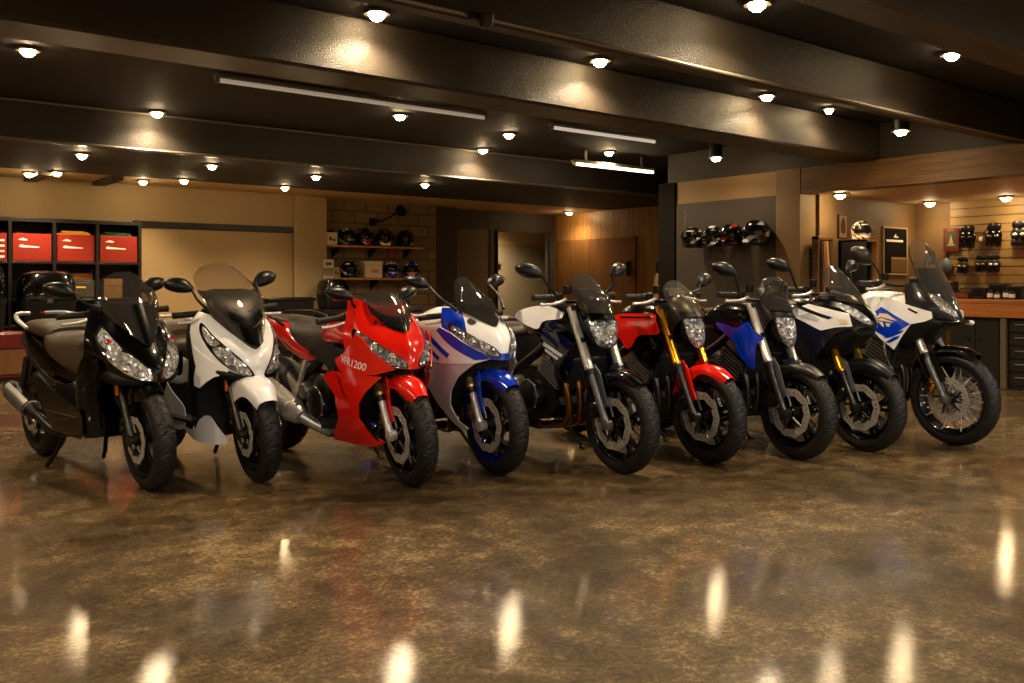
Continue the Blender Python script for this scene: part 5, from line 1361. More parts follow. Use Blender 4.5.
# ================================================================ left wall: frame, shelving with red boxes, panel
YF = YL - .42
f0 = on_y(0, 219, YF); f1 = on_y(142, 225, YF); f2 = on_y(293, 231, YL - .06)
zt = f0[2] + .03; 
def fz(px, py): return on_y(px, py, YF)[2]
zr = fz(0, 261)                # foot of the red box row
sh = thing('shelving_unit', 'tall black shelving with red boxes against the beige wall', 'shelves', (f1[0] - 1.6, YF, 0))
def shp(x0, x1, y0, y1, z0, z1, bev=.004): return mv(B3(x0, x1, y0, y1, z0, z1, bev), (-(f1[0] - 1.6), -YF, 0))
XL = f0[0] - 1.4; XE = f1[0]
mesh_obj('back_panel', [(shp(XL, XE, YL - .02, YL - .005, .45, zt), mat('shelf_back', '211E18', .6))], sh)
mesh_obj('top_rail', [(shp(XL, XE, YF, YL - .02, zt - .05, zt), m_frame)], sh)
bx = [on_y(p, 240, YF)[0] for p in (11, 55.5, 98.5, 141)]
for x in bx + [2 * bx[0] - bx[1], XL + .03]: mesh_obj('upright', [(shp(x - .03, x + .01, YF, YL - .02, .4, zt - .05), m_frame)], sh)
for z in (zr, fz(60, 299), .62): mesh_obj('shelf', [(shp(XL, XE, YF + .005, YL - .02, z - .03, z), m_frame)], sh)
m_redbox = mat('red_box_paint', '86200C', .55, spec=.3)
m_redbox2 = mat('red_cabinet_paint', '6E0E06', .4)
hbx = zr + (fz(60, 234) - zr)
cells = [(bx[0] - (bx[1] - bx[0]) + .015, bx[0] - .035), (bx[0] + .015, bx[1] - .035), (bx[1] + .015, bx[2] - .035), (bx[2] + .015, bx[3] - .035)]
lbl = ['red parts box with pale text lines, cut by the picture edge', 'red parts box with dark open top, between the cut one and the yellow-topped one', 'red parts box with yellow papers on top', 'red parts box with green papers on top, beside the beige panel']
for i, (xa_, xb_) in enumerate(cells):
    w_ = xb_ - xa_; c_ = (xa_ + xb_) / 2; y_ = YF + .02
    t = thing('red_box', lbl[i], 'box', (c_, y_, zr + .002), 0, 'red parts boxes on the shelving')
    h_ = hbx - zr - .007
    mesh_obj('box_body', [(B3(-w_ / 2, w_ / 2, 0, .012, 0, h_, .003), m_redbox), (B3(-w_ / 2, w_ / 2, .32, .332, 0, h_, .003), m_redbox), (B3(-w_ / 2, -w_ / 2 + .012, 0, .33, 0, h_, .003), m_redbox), (B3(w_ / 2 - .012, w_ / 2, 0, .33, 0, h_, .003), m_redbox), (B3(-w_ / 2, w_ / 2, 0, .33, 0, .01), m_redbox)], t)
    its = []
    if i == 0:
        for k in range(4): its.append((B3(-.02, w_ / 2 - .03, -.003, .0, .04 + k * .065, .065 + k * .065), m_white))
    else:
        # small emblem over a longer line of script
        its.append((prism([(-w_ * .36, h_ * .77), (-w_ * .30, h_ * .80), (-w_ * .25, h_ * .84), (-w_ * .14, h_ * .80), (-w_ * .12, h_ * .76), (-w_ * .2, h_ * .75)], -.003, 0), m_white))
        its.append((prism([(-w_ * .34, h_ * .53), (-w_ * .30, h_ * .60), (-w_ * .16, h_ * .57), (w_ * .18, h_ * .53), (w_ * .18, h_ * .50), (-w_ * .28, h_ * .50)], -.003, 0), m_white))
    mesh_obj('printing', its, t)
    if i == 2 or i == 3:
        pm = mat('yellow_paper', 'D39A2A', .6) if i == 2 else mat('green_paper', '2E5A34', .6)
        for k in range(4):
            tag(mesh_obj('paper_folder', [(box((c_ + random.uniform(-.03, .03), y_ + .165, zr + h_ + .012 + k * .012), (w_ * .85 - k * .04, .27, .009), .002, random.uniform(-.08, .08)), pm)]), ('yellow' if i == 2 else 'green') + ' paper folders heaped on a red parts box', 'folder', ('yellow' if i == 2 else 'green') + ' folders on a red box')
# inside each lower bay: drawers, a carton, jars
t = thing('drawer_box', 'dark two-handled drawer box with orange carton on it, under the red boxes', 'drawer box', (on_y(83.5, 290, YF)[0], YF + .02, fz(60, 299) + .002))
z0 = fz(60, 299); z1 = fz(87, 280); w_ = on_y(96, 290, YF)[0] - on_y(71, 290, YF)[0]
mesh_obj('box_body', [(B3(-w_ / 2, w_ / 2, 0, .35, 0, z1 - z0, .006), mat('olive_black', '25221A', .5))], t)
mesh_obj('drawer', [(B3(-w_ / 2 + .02, w_ / 2 - .02, -.01, .0, .02, (z1 - z0) - .03, .004), mat('olive_drawer', '39331F', .45))], t)
mesh_obj('label_plate', [(B3(-w_ * .3, w_ * .1, -.014, -.01, (z1 - z0) * .55, (z1 - z0) * .64, .001), mat('yellow_label', 'C9A24A', .5))], t)
zc = z1; t = thing('carton', 'small orange-brown open carton on the dark drawer box', 'carton', (on_y(82, 275, YF)[0], YF + .1, zc + .004))
m_cart = mat('orange_carton', 'B9772E', .7)
mesh_obj('carton_body', [(B3(-.15, .15, 0, .2, 0, .008), m_cart), (B3(-.15, .15, 0, .006, 0, .08), m_cart), (B3(-.15, .15, .194, .2, 0, .08), m_cart), (B3(-.15, -.144, 0, .2, 0, .13), m_cart), (B3(.144, .15, 0, .2, 0, .13), m_cart)], t)
x_, y_ = on_y(114, 290, YF)[0], YF + .12
t = thing('paper_box', 'cream upright paper box right of the dark drawer box', 'box', (x_, y_, fz(60, 299) + .002))
mesh_obj('box_body', [(B3(-.11, .11, -.08, .08, 0, .25, .004), mat('cream_card', 'B08A5A', .6))], t); mesh_obj('flap', [(B3(-.11, .11, -.085, -.081, .17, .25, .001), mat('cream_card2', 'C29A66', .6))], t)
# low red cabinet
pc0 = on_y(0, 331, YF); YC = YF - .50
zc1 = on_y(4, 332, YC)[2]; zc2 = on_y(4, 349, YC)[2]
t = thing('low_cabinet', 'low cabinet with red top drawer and brown doors by the scooter tail', 'cabinet', (on_y(10, 350, YC)[0], YC, 0))
mesh_obj('cabinet_body', [(B3(-2.0, .35, 0.0, .48, .04, zc1, .008), m_redbox2)], t)
for k in range(2):
    d_ = mesh_obj('drawer', [(B3(-1.98 + k * 1.17, -.83 + k * 1.17, -.02, 0, zc2, zc1 - .02, .006), m_redbox2)], t)
    mesh_obj('handle', [(B3(-1.5 + k * 1.17, -1.3 + k * 1.17, -.04, -.02, zc2 + .05, zc2 + .065, .003), m_white)], d_)
    mesh_obj('door', [(B3(-1.98 + k * 1.17, -.83 + k * 1.17, -.02, 0, .08, zc2 - .01, .006), m_doorwood)], t)
mesh_obj('plinth', [(B3(-1.95, .3, .03, .45, 0, .045), m_frame)], t)
# black top cases that stand on it
def topcase(x, y, z, label, sx=.42, sy=.40, hz=.30, rz=0):
    t = thing('top_case', label, 'luggage case', (x, y, z), rz)
    mesh_obj('case_base', [(rings([[(sx / 2 * a * k, sy / 2 * b * k, zz) for a, b in closed_spl([(1, .6), (.7, 1), (-.7, 1), (-1, .6), (-1, -.6), (-.7, -1), (.7, -1), (1, -.6)], 32)] for zz, k in ((0, .8), (.02, .9), (hz * .5, 1.0))]), K['matte'])], t)
    mesh_obj('case_lid', [(rings([[(sx / 2 * a * k, sy / 2 * b * k, zz) for a, b in closed_spl([(1, .6), (.7, 1), (-.7, 1), (-1, .6), (-1, -.6), (-.7, -1), (.7, -1), (1, -.6)], 32)] for zz, k in ((hz * .51, 1.01), (hz * .56, 1.01), (hz * .8, .96), (hz * .95, .82), (hz, .55))]), K['black'])], t)
    mesh_obj('latch', [(box((0, -sy / 2 - .003, hz * .5), (.07, .02, .06), .006), K['engrey'])], t)
    mesh_obj('reflector', [(box((-.0, -sy / 2 * .97, hz * .3), (.2, .03, .03), .006), K['redlens'])], t)
p = on_y(46, 300, YC + .25); topcase(p[0], p[1], zc1, 'rounded black luggage case on the low cabinet behind the black scooter mirror', .62, .42, on_y(38, 271, YC + .25)[2] - zc1)
p = on_y(3, 300, YC + .22); topcase(p[0] - .24, p[1], zc1, 'square black luggage case on the low cabinet at the picture edge', .52, .40, on_y(4, 264, YC + .22)[2] - zc1)
p = on_y(333, 300, YL - .42); zq = on_y(333, 309, YL - .42)[2]
t = thing('storage_chest', 'black storage chest by the pillar, behind the red sport bike', 'chest', (p[0], YL - .42, 0))
mesh_obj('chest_body', [(box((0, 0, zq / 2 + .0), (.50, .44, zq - .004), .012), K['matte'])], t); mesh_obj('door', [(box((0, -.225, zq / 2), (.44, .012, zq * .86), .006), K['satin'])], t); mesh_obj('handle', [(box((.16, -.236, zq * .6), (.02, .02, .14), .005), K['steel'])], t)
topcase(p[0], YL - .42, zq, 'rounded black luggage case on the chest above the red bike handlebar', .40, .38, on_y(333, 279, YL - .42)[2] - zq)
# frame strip and sliding panel right of it
struct('trim_5', [(B3(f1[0], f2[0], YL - .07, YL, f2[2] - .03, f2[2] + .06, .004), m_frame), (B3(XE, XE + .06, YL - .10, YL, 0, f2[2] + .06, .004), m_frame)])
struct('wall_sliding_panel', [(B3(XE + .06, f2[0] - .02, YL - .05, YL, .03, f2[2] - .03, .004), m_panelb)])
# black bench box in front of the panel's right end
p = on_y(284, 300, YL - .45); zb_ = on_y(284, 298, YL - .6)[2]
t = thing('tool_trolley', 'low black tool trolley before the beige panel by the pillar', 'tool trolley', (p[0], YL - .45, 0))
mesh_obj('cabinet_body', [(B3(-.36, .36, -.22, .22, .10, zb_ - .04, .01), K['matte'])], t); mesh_obj('top_tray', [(B3(-.39, .39, -.25, .25, zb_ - .04, zb_, .01), K['satin'])], t)
for k in range(4): mesh_obj('drawer', [(B3(-.34, .34, -.24, -.22, .15 + k * .2, .33 + k * .2, .006), K['satin'])], t)
for a in (-1, 1):
    for b in (-1, 1): mesh_obj('caster', [(lathe([(0, -.015), (.045, -.013), (.05, 0), (.045, .013), (0, .015)], 18, 'y', (a * .28, b * .16, .05)), K['rubber']), (box((a * .28, b * .16, .085), (.06, .05, .03), .004), K['steel'])], t)

# ================================================================ helmets
def helmet(x, y, z, rz, label, cols, group=None, k=1.15, tilt=0., visor='black', style=0, hang=False):
    t = thing('helmet', label, 'helmet', (x, y, z), rz, group); t.rotation_euler = (0, tilt, rz)
    r = .132 * k; zc = .118 * k
    rs = []
    for i in range(19):
        th = pi * (.015 + .985 * i / 18); zz = -cos(th)
        rr = sin(th)
        if zz < -.45: rr = rr + (-.45 - zz) * .9
        ring = []
        for q in range(32):
            a = 2 * pi * q / 32; ex = 1.12 if cos(a) > 0 else 1.06
            chin = .13 * max(0, cos(a)) ** 2 * max(0, -zz + .1) if zz > -.85 else .06 * max(0, cos(a))
            ring.append((r * (rr * ex * cos(a) + chin), r * .92 * rr * sin(a), max(zc + r * zz * (1.02 if zz > 0 else .93), .004)))
        rs.append(ring)
    sh_ = rings(rs)
    V, F = sh_
    fa = [f for f in F]; mats_ = {c: [] for c in cols}
    for f in fa:
        cx_ = sum(V[i][0] for i in f) / len(f) / r; cy_ = abs(sum(V[i][1] for i in f) / len(f)) / r; cz_ = (sum(V[i][2] for i in f) / len(f) - zc) / r
        v_ = sin(6 * cx_ + 5 * cz_ + style) + .8 * sin(7 * cz_ - 5 * cy_ + 2 * style)
        mats_[cols[0] if v_ < .05 else cols[1] if v_ < .85 else cols[-1]].append(f)
    mesh_obj('shell', [((V, fs), K[c]) for c, fs in mats_.items() if fs], t, 60)
    vis = Surf([[(r * 1.17 * cos(a) * cos(e_) + .004, r * .97 * sin(a) * cos(e_), zc + r * 1.03 * sin(e_)) for a in [R_(d) for d in (-72, -40, 0, 40, 72)]] for e_ in [R_(d) for d in (-12, 8, 30)]])
    mesh_obj('visor', [(surf_mesh(vis, 10, 21, .004), K[visor])], t)
    for s in (-1, 1): mesh_obj('visor_pivot', [(lathe([(0, s * (r * .945)), (.02 * k, s * (r * .94)), (.022 * k, s * r * .9)], 16, 'y', (.02, 0, zc + .02)), K['satin'])], t)
    mesh_obj('vent', [(box((r * .62, 0, zc + r * .86), (.05, .04, .014), .005), K['satin'])], t)
    mesh_obj('neck_roll', [(lathe([(r * .72, .004), (r * .80, .0), (r * .82, .016), (r * .72, .02)], 28, 'z', (.0, 0, 0), True), K['matte'])], t)
    return t

# ================================================================ niche shelves
YB = YN
s0_ = on_y(328, 246, YB - .3); s1_ = on_y(424, 246, YB - .3)
for nm, py, lb, th_ in (('wall_shelf', 246, 'upper wooden wall shelf of the brick niche, with dark helmets', .03), ('wall_shelf', 278, 'lower wooden wall shelf of the brick niche, with colourful helmets', .03)):
    z_ = on_y(375, py, YB - .3)[2]
    x0_ = s0_[0] + (.0 if py < 260 else .06)
    t = thing(nm, lb, 'shelf', ((x0_ + s1_[0]) / 2, YB - .16, z_)); h = (s1_[0] - x0_) / 2
    mesh_obj('board', [(B3(-h, h, -.16, .158, -th_, 0, .005), m_shelfw)], t)
    for q in (-.75, 0, .75): mesh_obj('bracket', [(prism([(.155, -th_), (-.12, -th_), (-.12, -th_ - .015), (.13, -th_ - .16), (.155, -th_ - .16)], q * h - .008, q * h + .008, 'x'), m_frame)], t)
zu = on_y(375, 246, YB - .3)[2]; zl = on_y(375, 278, YB - .3)[2]
GU = 'helmets on the upper niche shelf'; GL_ = 'helmets on the lower niche shelf'
HX = lambda px: on_y(px, 246, YB - .18)[0]
RZ0 = -pi / 2 - R_(20)
helmet(HX(329), YB - .13, zu, RZ0 + .7, 'all-black helmet behind the small white card on the upper shelf', ['black', 'black', 'satin'], GU, 1.0, style=1)
helmet(HX(346), YB - .17, zu, RZ0 + .5, 'black helmet with slanting pale bands, first lit one of the upper shelf', ['black', 'pearl', 'palegold'], GU, 1.16, style=2)
helmet(HX(364.5), YB - .17, zu, RZ0 + .1, 'black and gold helmet with red flash on the upper shelf', ['black', 'palegold', 'redlens'], GU, 1.16, style=3.1)
helmet(HX(384.5), YB - .17, zu, RZ0, 'black helmet with gold blaze and white crown on the upper shelf', ['black', 'palegold', 'white'], GU, 1.16, style=4.4)
helmet(HX(406), YB - .17, zu, RZ0 - .2, 'dark grey open-visor helmet, last on the upper shelf', ['black', 'graphite', 'steel'], GU, 1.16, style=5.2)
helmet(HX(349), YB - .17, zl, RZ0 + .3, 'black helmet with one white streak on the lower shelf', ['black', 'black', 'white'], GL_, 1.12, style=.4)
helmet(HX(391.5), YB - .17, zl, RZ0, 'blue, white and red helmet under the red notice', ['blue', 'white', 'red'], GL_, 1.12, style=1.7)
helmet(HX(412), YB - .17, zl, RZ0 - .2, 'blue and white helmet with amber patch, last on the lower shelf', ['blue', 'white', 'amber'], GL_, 1.12, style=2.6)
# carton among the helmets
t = thing('helmet_box', 'cream cardboard helmet box between helmets on the lower shelf', 'box', (HX(371), YB - .18, zl), R_(-8))
mesh_obj('box_body', [(box((0, 0, .125), (.30, .25, .25), .012), mat('cream_box', 'D9C6A0', .6))], t); mesh_obj('box_lid', [(box((0, 0, .245), (.31, .26, .05), .01), mat('cream_box_lid', 'E4D2AC', .6))], t)
mesh_obj('printing', [(box((.02, -.127, .11), (.12, .003, .05), 0), mat('orange_print', 'C27A3A', .6))], t)
# little cards and packets at the left end
def card(px, py0, py1, wpx, y, label, mcol, rest=None):
    a = on_y(px - wpx / 2, py1, y); b = on_y(px + wpx / 2, py0, y); w_ = b[0] - a[0]; h_ = b[2] - a[2]; z_ = rest if rest is not None else a[2]
    t = thing('product_card', label, 'card', ((a[0] + b[0]) / 2, y, z_))
    mesh_obj('card_box', [(B3(-w_ / 2, w_ / 2, 0, .03, 0, h_, .003), mcol)], t)
    mesh_obj('printing', [(B3(-w_ * .25, -w_ * .02, -.002, 0, h_ * .35, h_ * .62), mat('dark_print', '4A3B2C', .6)), (B3(w_ * .05, w_ * .3, -.002, 0, h_ * .3, h_ * .5), mat('dark_print', '4A3B2C', .6))], t)
card(332, 234, 246, 11, YB - .322, 'white card on the upper shelf before the all-black helmet', mat('card_cream', 'E3D3AE', .6), zu)
card(336.5, 267, 278, 7, YB - .29, 'narrow packet on the lower shelf beside the streaked helmet', mat('card_tan', 'B79A74', .6), zl)
t = thing('notice', 'small red notice with pale lines on the brick behind the lower shelf', 'notice', (on_y(392, 255, YB)[0], YB - .008, on_y(392, 259, YB)[2]))
mesh_obj('sheet', [(B3(-.08, .08, 0, .007, 0, .19, .002), mat('red_notice', '8E2418', .6))], t); mesh_obj('printing', [(join(*[B3(-.06, .06, -.002, 0, .03 + k * .035, .042 + k * .035) for k in range(4)]), mat('notice_lines', 'B98A62', .6))], t)
# leaflet holder on the pillar's end
p = on_y(327, 268, YL - .09)
t = thing('hanging_leaflet_holder', 'wire leaflet holder with pale cards on the pillar beside the shelves', 'leaflet holder', (p[0] + .02, YL - .07, p[2]))
mesh_obj('back_plate', [(B3(-.09, .09, -.01, .005, -.28, .14, .003), mat('holder_grey', '8B7A5C', .5))], t)
for k, (z_, cc) in enumerate(((-.0, 'D2C3A0'), (-.25, 'C9AE86'))):
    mesh_obj('leaflet', [(B3(-.085, .085, -.035, -.015, z_, z_ + .13, .002), mat('leaflet%d' % k, cc, .6)), (B3(-.05, .05, -.037, -.035, z_ + .04, z_ + .09), mat('leaflet_print', '5B4A36', .6))], t)
# wall fan on an arm above the helmets
p = on_y(401, 211, YB - .3)
t = thing('wall_fan', 'black swivel-arm wall fan above the helmet shelf', 'fan', (on_y(372, 222, YB)[0], YB, on_y(372, 222, YB)[2]))
bx_, bz_ = on_y(372, 222, YB)[0], on_y(372, 222, YB)[2]
hd_ = (p[0] - bx_, -.30, p[2] - bz_)
mesh_obj('wall_plate', [(box((0, -.012, 0), (.12, .02, .12), .006), K['satin'])], t)
mesh_obj('arm', [(tube([(0, -.02, 0), (.1, -.22, .03), tuple(hd_)], .018, 10, 14), K['satin'])], t)
M_ = Matrix.Translation(hd_) @ Matrix.Rotation(R_(65), 4, 'X')
hdm = mesh_obj('fan_head', [(xf(lathe([(0, -.05), (.07, -.045), (.10, -.01), (.10, .03), (.04, .06), (0, .06)], 24, 'z'), M_), K['satin'])], t)

# ================================================================ mounted helmets on the grey panel
for px, py, lb, st_, kk in ((693.5, 238, 'black helmet with white specks, first of the row on the grey panel', 0.3, 1.04), (713.5, 237, 'black chrome-speckled helmet, second on the grey panel', 1.2, 1.04), (733, 235, 'black helmet with red fleck, third on the grey panel', 2.4, 1.08), (757, 233, 'black and silver helmet set apart from the other three on the grey panel', 3.3, 1.24)):
    r = .132 * kk
    p = on_x(px, py, XR - .03 - .18)
    helmet(XR - .03 - .185, p[1], p[2] - .118 * kk, pi - R_(10), lb, ['black', 'steel' if st_ > 3 else 'satin', 'pearl' if st_ != 2.4 else 'redlens'], 'helmets mounted on the grey panel', kk, style=st_, visor='black')
    t = thing('helmet_hook', 'black peg that carries a helmet on the grey panel', 'hook', (XR - .03, p[1], p[2] - .05), 0, 'pegs of the mounted helmets')
    mesh_obj('wall_plate', [(box((-.006, 0, 0), (.012, .07, .07), .003), K['satin'])], t); mesh_obj('peg', [(tube([(-.01, 0, 0), (-.014, 0, .004)], .012, 10), K['satin'])], t)

# office bits and the wooden wall's fire pipe
p = on_y(512, 262, YD + 1.0)
t = thing('mounted_door_closer', 'pale door arm seen in the lit office opening', 'door closer', (p[0], YD + 1.88, p[2]))
mesh_obj('arm', [(B3(-.25, .25, -.03, .01, 0, .04, .004), m_grey)], t); mesh_obj('body', [(B3(.18, .34, -.06, .01, -.03, .07, .008), m_grey)], t)
p = on_y(500, 285, YD + .3)
t = thing('coat_stand', 'slim wooden coat stand inside the office opening', 'coat stand', (p[0], YD + .4, 0))
mesh_obj('pole', [(tube([(0, 0, .02), (0, 0, 1.45)], .03, 12), m_shelfw)], t)
for k in range(3):
    a = 2 * pi * k / 3; mesh_obj('foot', [(tube([(0, 0, .12), (.2 * cos(a), .2 * sin(a), .015)], .014, 8), m_shelfw)], t)
    mesh_obj('hook', [(tube([(0, 0, 1.38), (.09 * cos(a), .09 * sin(a), 1.44), (.11 * cos(a), .11 * sin(a), 1.5)], .01, 8), m_frame)], t)
p = on_x(629, 268, XW - .06)
t = thing('mounted_pull_bar', 'black pull bar on the brown door of the wooden wall', 'pull bar', (XW - .05, p[1], p[2]))
mesh_obj('plate', [(B3(-.03, 0, -.05, .05, -.14, .14, .006), K['satin'])], t); mesh_obj('grip_bar', [(tube([(-.03, 0, -.1), (-.07, 0, -.08), (-.07, 0, .08), (-.03, 0, .1)], .012, 8, 12), K['satin'])], t)
p = on_x(658, 280, 10.0)
t = thing('fire_extinguisher', 'slim dark extinguisher with pale body against the post', 'extinguisher', (9.6, on_x(658, 280, 9.6)[1], 0))
zz = on_x(658, 262, 9.6)[2]
mesh_obj('cylinder', [(lathe([(0, .0), (.06, .01), (.065, .05), (.065, zz - .28), (.05, zz - .2), (.025, zz - .16)], 24, 'z'), mat('extinguisher_body', '8B6A3E', .4))], t)
mesh_obj('valve', [(lathe([(.025, zz - .16), (.03, zz - .1), (.03, zz), (0, zz + .01)], 18, 'z'), K['satin'])], t)

# ================================================================ workshop
XC = 10.0
zc_ = .95
b0, b1 = 0.2, 5.0
t = thing('workbench', 'long workbench with thick orange wood top under the slat wall', 'workbench', (XC, 2.6, 0))
mesh_obj('worktop', [(B3(0, XS - .03 - XC, b0 - 2.6, b1 - 2.6, zc_ - .045, zc_, .006), m_counter)], t)
mesh_obj('apron', [(B3(0.0, .03, b0 - 2.6, b1 - 2.6, zc_ - .19, zc_ - .046, .004), m_counter)], t)
yp = on_x(1002, 340, XC)[1]
for y_ in (b1 - .05, yp, b0 + .05): mesh_obj('leg', [(B3(.02, .12, y_ - .03 - 2.6, y_ + .03 - 2.6, 0, zc_ - .19, .004), mat('bench_leg', '5A4A36', .5))], t)
m_cab = mat('black_cabinet', '14130F', .4)
t = thing('tool_cabinet', 'black two-door cabinet under the bench behind the adventure bike wheel', 'cabinet', (XC + .05, (b1 - .12 + yp) / 2, 0))
h = (b1 - .12 - yp) / 2 - .04
mesh_obj('cabinet_body', [(B3(.02, .6, -h, h, 0.0, zc_ - .2, .004), m_cab)], t)
for k in (-1, 1):
    d_ = mesh_obj('door', [(B3(0, .02, min(0, k * h) + .008, max(0, k * h) - .008, .05, zc_ - .22, .005), m_cab)], t)
    mesh_obj('knob', [(lathe([(.0, -.02), (.014, -.018), (.014, 0)], 16, 'x', (0, -k * -.0 + k * .06, .52)), K['satin'])], d_)
h2 = (yp - .04 - b0 - .1) / 2
t = thing('drawer_cabinet', 'black drawer cabinet with pale pulls under the bench end', 'drawers', (XC + .05, yp - .04 - h2, 0))
mesh_obj('cabinet_body', [(B3(.02, .6, -h2, h2, 0, zc_ - .2, .004), m_cab)], t)
for k in range(5):
    for q in range(3):
        ya = h2 - (q + 1) * (2 * h2 / 3) + .01; yb = h2 - q * (2 * h2 / 3) - .01; za = .05 + k * .14
        d_ = mesh_obj('drawer', [(B3(0, .02, ya, yb, za, za + .128, .005), m_cab)], t)
        mesh_obj('pull', [(B3(-.018, 0, yb - .30, yb - .06, za + .075, za + .088, .003), m_grey)], d_)
def onbench(px, w_, h_, label, cat, nm, colr, x=XC + .35, shape='box', grp=None, d=.2):
    y_ = on_x(px, 290, x)[1]
    t = thing(nm, label, cat, (x, y_, zc_), 0, grp)
    m_ = mat('bench_' + colr, colr, .45)
    if shape == 'box':
        mesh_obj('case_body', [(box((0, 0, h_ / 2), (d, w_, h_), .008), m_)], t); mesh_obj('front_panel', [(box((-d / 2 - .002, 0, h_ * .55), (.006, w_ * .8, h_ * .6), .002), K['satin'])], t)
    elif shape == 'can':
        mesh_obj('can_body', [(lathe([(0, 0), (w_ / 2, 0), (w_ / 2, h_ * .75), (w_ * .2, h_ * .88), (w_ * .2, h_), (0, h_)], 20, 'z'), m_)], t); mesh_obj('label', [(lathe([(w_ / 2 + .001, h_ * .2), (w_ / 2 + .001, h_ * .6)], 20, 'z'), m_white)], t)
    elif shape == 'tray':
        mesh_obj('tray', [(B3(-d / 2, d / 2, -w_ / 2, w_ / 2, 0, .012), m_), (B3(-d / 2, -d / 2 + .008, -w_ / 2, w_ / 2, 0, h_), m_), (B3(d / 2 - .008, d / 2, -w_ / 2, w_ / 2, 0, h_), m_), (B3(-d / 2, d / 2, -w_ / 2, -w_ / 2 + .008, 0, h_), m_), (B3(-d / 2, d / 2, w_ / 2 - .008, w_ / 2, 0, h_), m_)], t)
        mesh_obj('handle', [(tube([(0, -w_ / 2 + .01, h_), (0, -w_ / 4, h_ + .05), (0, w_ / 4, h_ + .05), (0, w_ / 2 - .01, h_)], .008, 8, 12), K['satin'])], t)
    return t
onbench(951, .12, .20, 'small black speaker box at the left end of the bench', 'speaker', 'speaker_box', '100E0C', XS - .25, d=.16)
onbench(966, .18, .07, 'low brown tray with orange edge on the bench', 'tray', 'tool_tray', '7A3B1C', XC + .5, 'tray', d=.25)
onbench(983, .15, .13, 'black tool case in the middle of the bench clutter', 'case', 'tool_case', '15130F', XC + .55, d=.25)
onbench(1000, .17, .17, 'tall black tool case behind the cans on the bench', 'case', 'tool_case', '191612', XC + .6, d=.2)
onbench(1018, .18, .15, 'black tool case at the picture edge on the bench', 'case', 'tool_case', '12110E', XC + .55, d=.2)
for px, h_ in ((990, .11), (997, .09), (1006, .12), (1012, .10)):
    onbench(px, .06, h_, 'small dark spray can among the black cases on the bench', 'can', 'spray_can', '2A2520', XC + .35, 'can', 'spray cans on the bench')
# gloves and packs on the slat wall
m_hook = K['chrome']
def glove(px, py, label, c1='black', c2='pearl', k=1., nm='riding_gloves'):
    p = on_x(px, py, XS - .07)
    t = thing(nm, label, 'gloves', (XS - .022, p[1], p[2]), 0, 'gloves hung on the slat wall')
    mesh_obj('hook', [(tube([(0, 0, .13 * k), (-.07, 0, .135 * k), (-.075, 0, .15 * k)], .004, 8), m_hook)], t)
    for s in (-1, 1):
        o = mesh_obj('glove', [(xf(ell((0, 0, 0), (.028 * k, .055 * k, .07 * k), 18, 12), Matrix.Translation((-.055, s * .04 * k, -.03 * k)) @ Matrix.Rotation(s * .15, 4, 'X')), K[c1]),
                              (xf(ell((0, 0, 0), (.022 * k, .05 * k, .05 * k), 16, 10), Matrix.Translation((-.052, s * .035 * k, .07 * k))), K['satin'])], t)
        fl_ = []
        for q in range(4): fl_.append(tube([(-.055, s * .04 * k + (q - 1.5) * .022 * k, -.08 * k), (-.07, s * .04 * k + (q - 1.5) * .025 * k, -.13 * k), (-.065, s * .04 * k + (q - 1.5) * .025 * k, -.165 * k + abs(q - 1.4) * .01)], [.013 * k, .012 * k, .008 * k], 8, 8))
        fl_.append(tube([(-.06, s * (.04 - .05) * k, -.02 * k), (-.075, s * (.04 - .065) * k, -.07 * k), (-.07, s * (.04 - .06) * k, -.10 * k)], [.014 * k, .013 * k, .009 * k], 8, 8))
        mesh_obj('fingers', [(join(*fl_), K[c1])], o)
        mesh_obj('knuckle_guard', [(ell((-.083, s * .04 * k, -.035 * k), (.012, .03 * k, .018 * k), 14, 8), K[c2])], o)
glove(968, 235, 'black riding gloves, first pair of the upper row on the slat wall', 'black', 'satin', 1.05)
glove(994, 233, 'black gloves with silver knuckles, second pair of the upper row', 'black', 'chrome', 1.05)
glove(1020, 231, 'black and grey gloves at the picture edge on the slat wall', 'satin', 'pearl', 1.1)
glove(963, 264, 'dark gloves low on the slat wall beside the blue-grey pack', 'satin', 'palegold', .8)
glove(981.5, 262, 'small gloves with gold glints in the lower row, middle', 'black', 'palegold', .8)
glove(994.5, 262, 'small gloves with white glints in the lower row, last', 'satin', 'white', .8)
p = on_x(947, 266, XS - .05)
t = thing('hanging_pack', 'blue-grey hanging pack low beside the slat wall edge', 'bag', (XS - .022, p[1], p[2]))
mesh_obj('bag_body', [(ell((-.05, 0, 0), (.045, .075, .10), 18, 12), mat('bluegrey_bag', '55606A', .6))], t); mesh_obj('strap', [(tube([(-.05, -.03, .09), (-.06, 0, .16), (-.05, .03, .09)], .007, 8, 12), K['satin']), (tube([(0, 0, .155), (-.065, 0, .16)], .004, 6), K['chrome'])], t)
p = on_x(981, 239, XS - .03)
t = thing('price_tag', 'tiny white tag between the glove pairs on the slat wall', 'tag', (XS - .022, p[1], p[2])); mesh_obj('card', [(B3(-.012, -.008, -.025, .025, -.03, .03, .001), m_white)], t); mesh_obj('clip', [(B3(-.014, 0, -.006, .006, .02, .035, .001), m_grey)], t)
a_ = on_x(945, 252, XS); b_ = on_x(961, 228, XS)
t = thing('wall_sign', 'dark red framed board with pale crest left of the gloves', 'sign', (XS - .03, (a_[1] + b_[1]) / 2, a_[2])); w_ = (a_[1] - b_[1]) / 2; h_ = b_[2] - a_[2]
mesh_obj('board', [(B3(-.02, 0, -w_, w_, 0, h_, .005), mat('maroon', '5E1410', .5))], t)
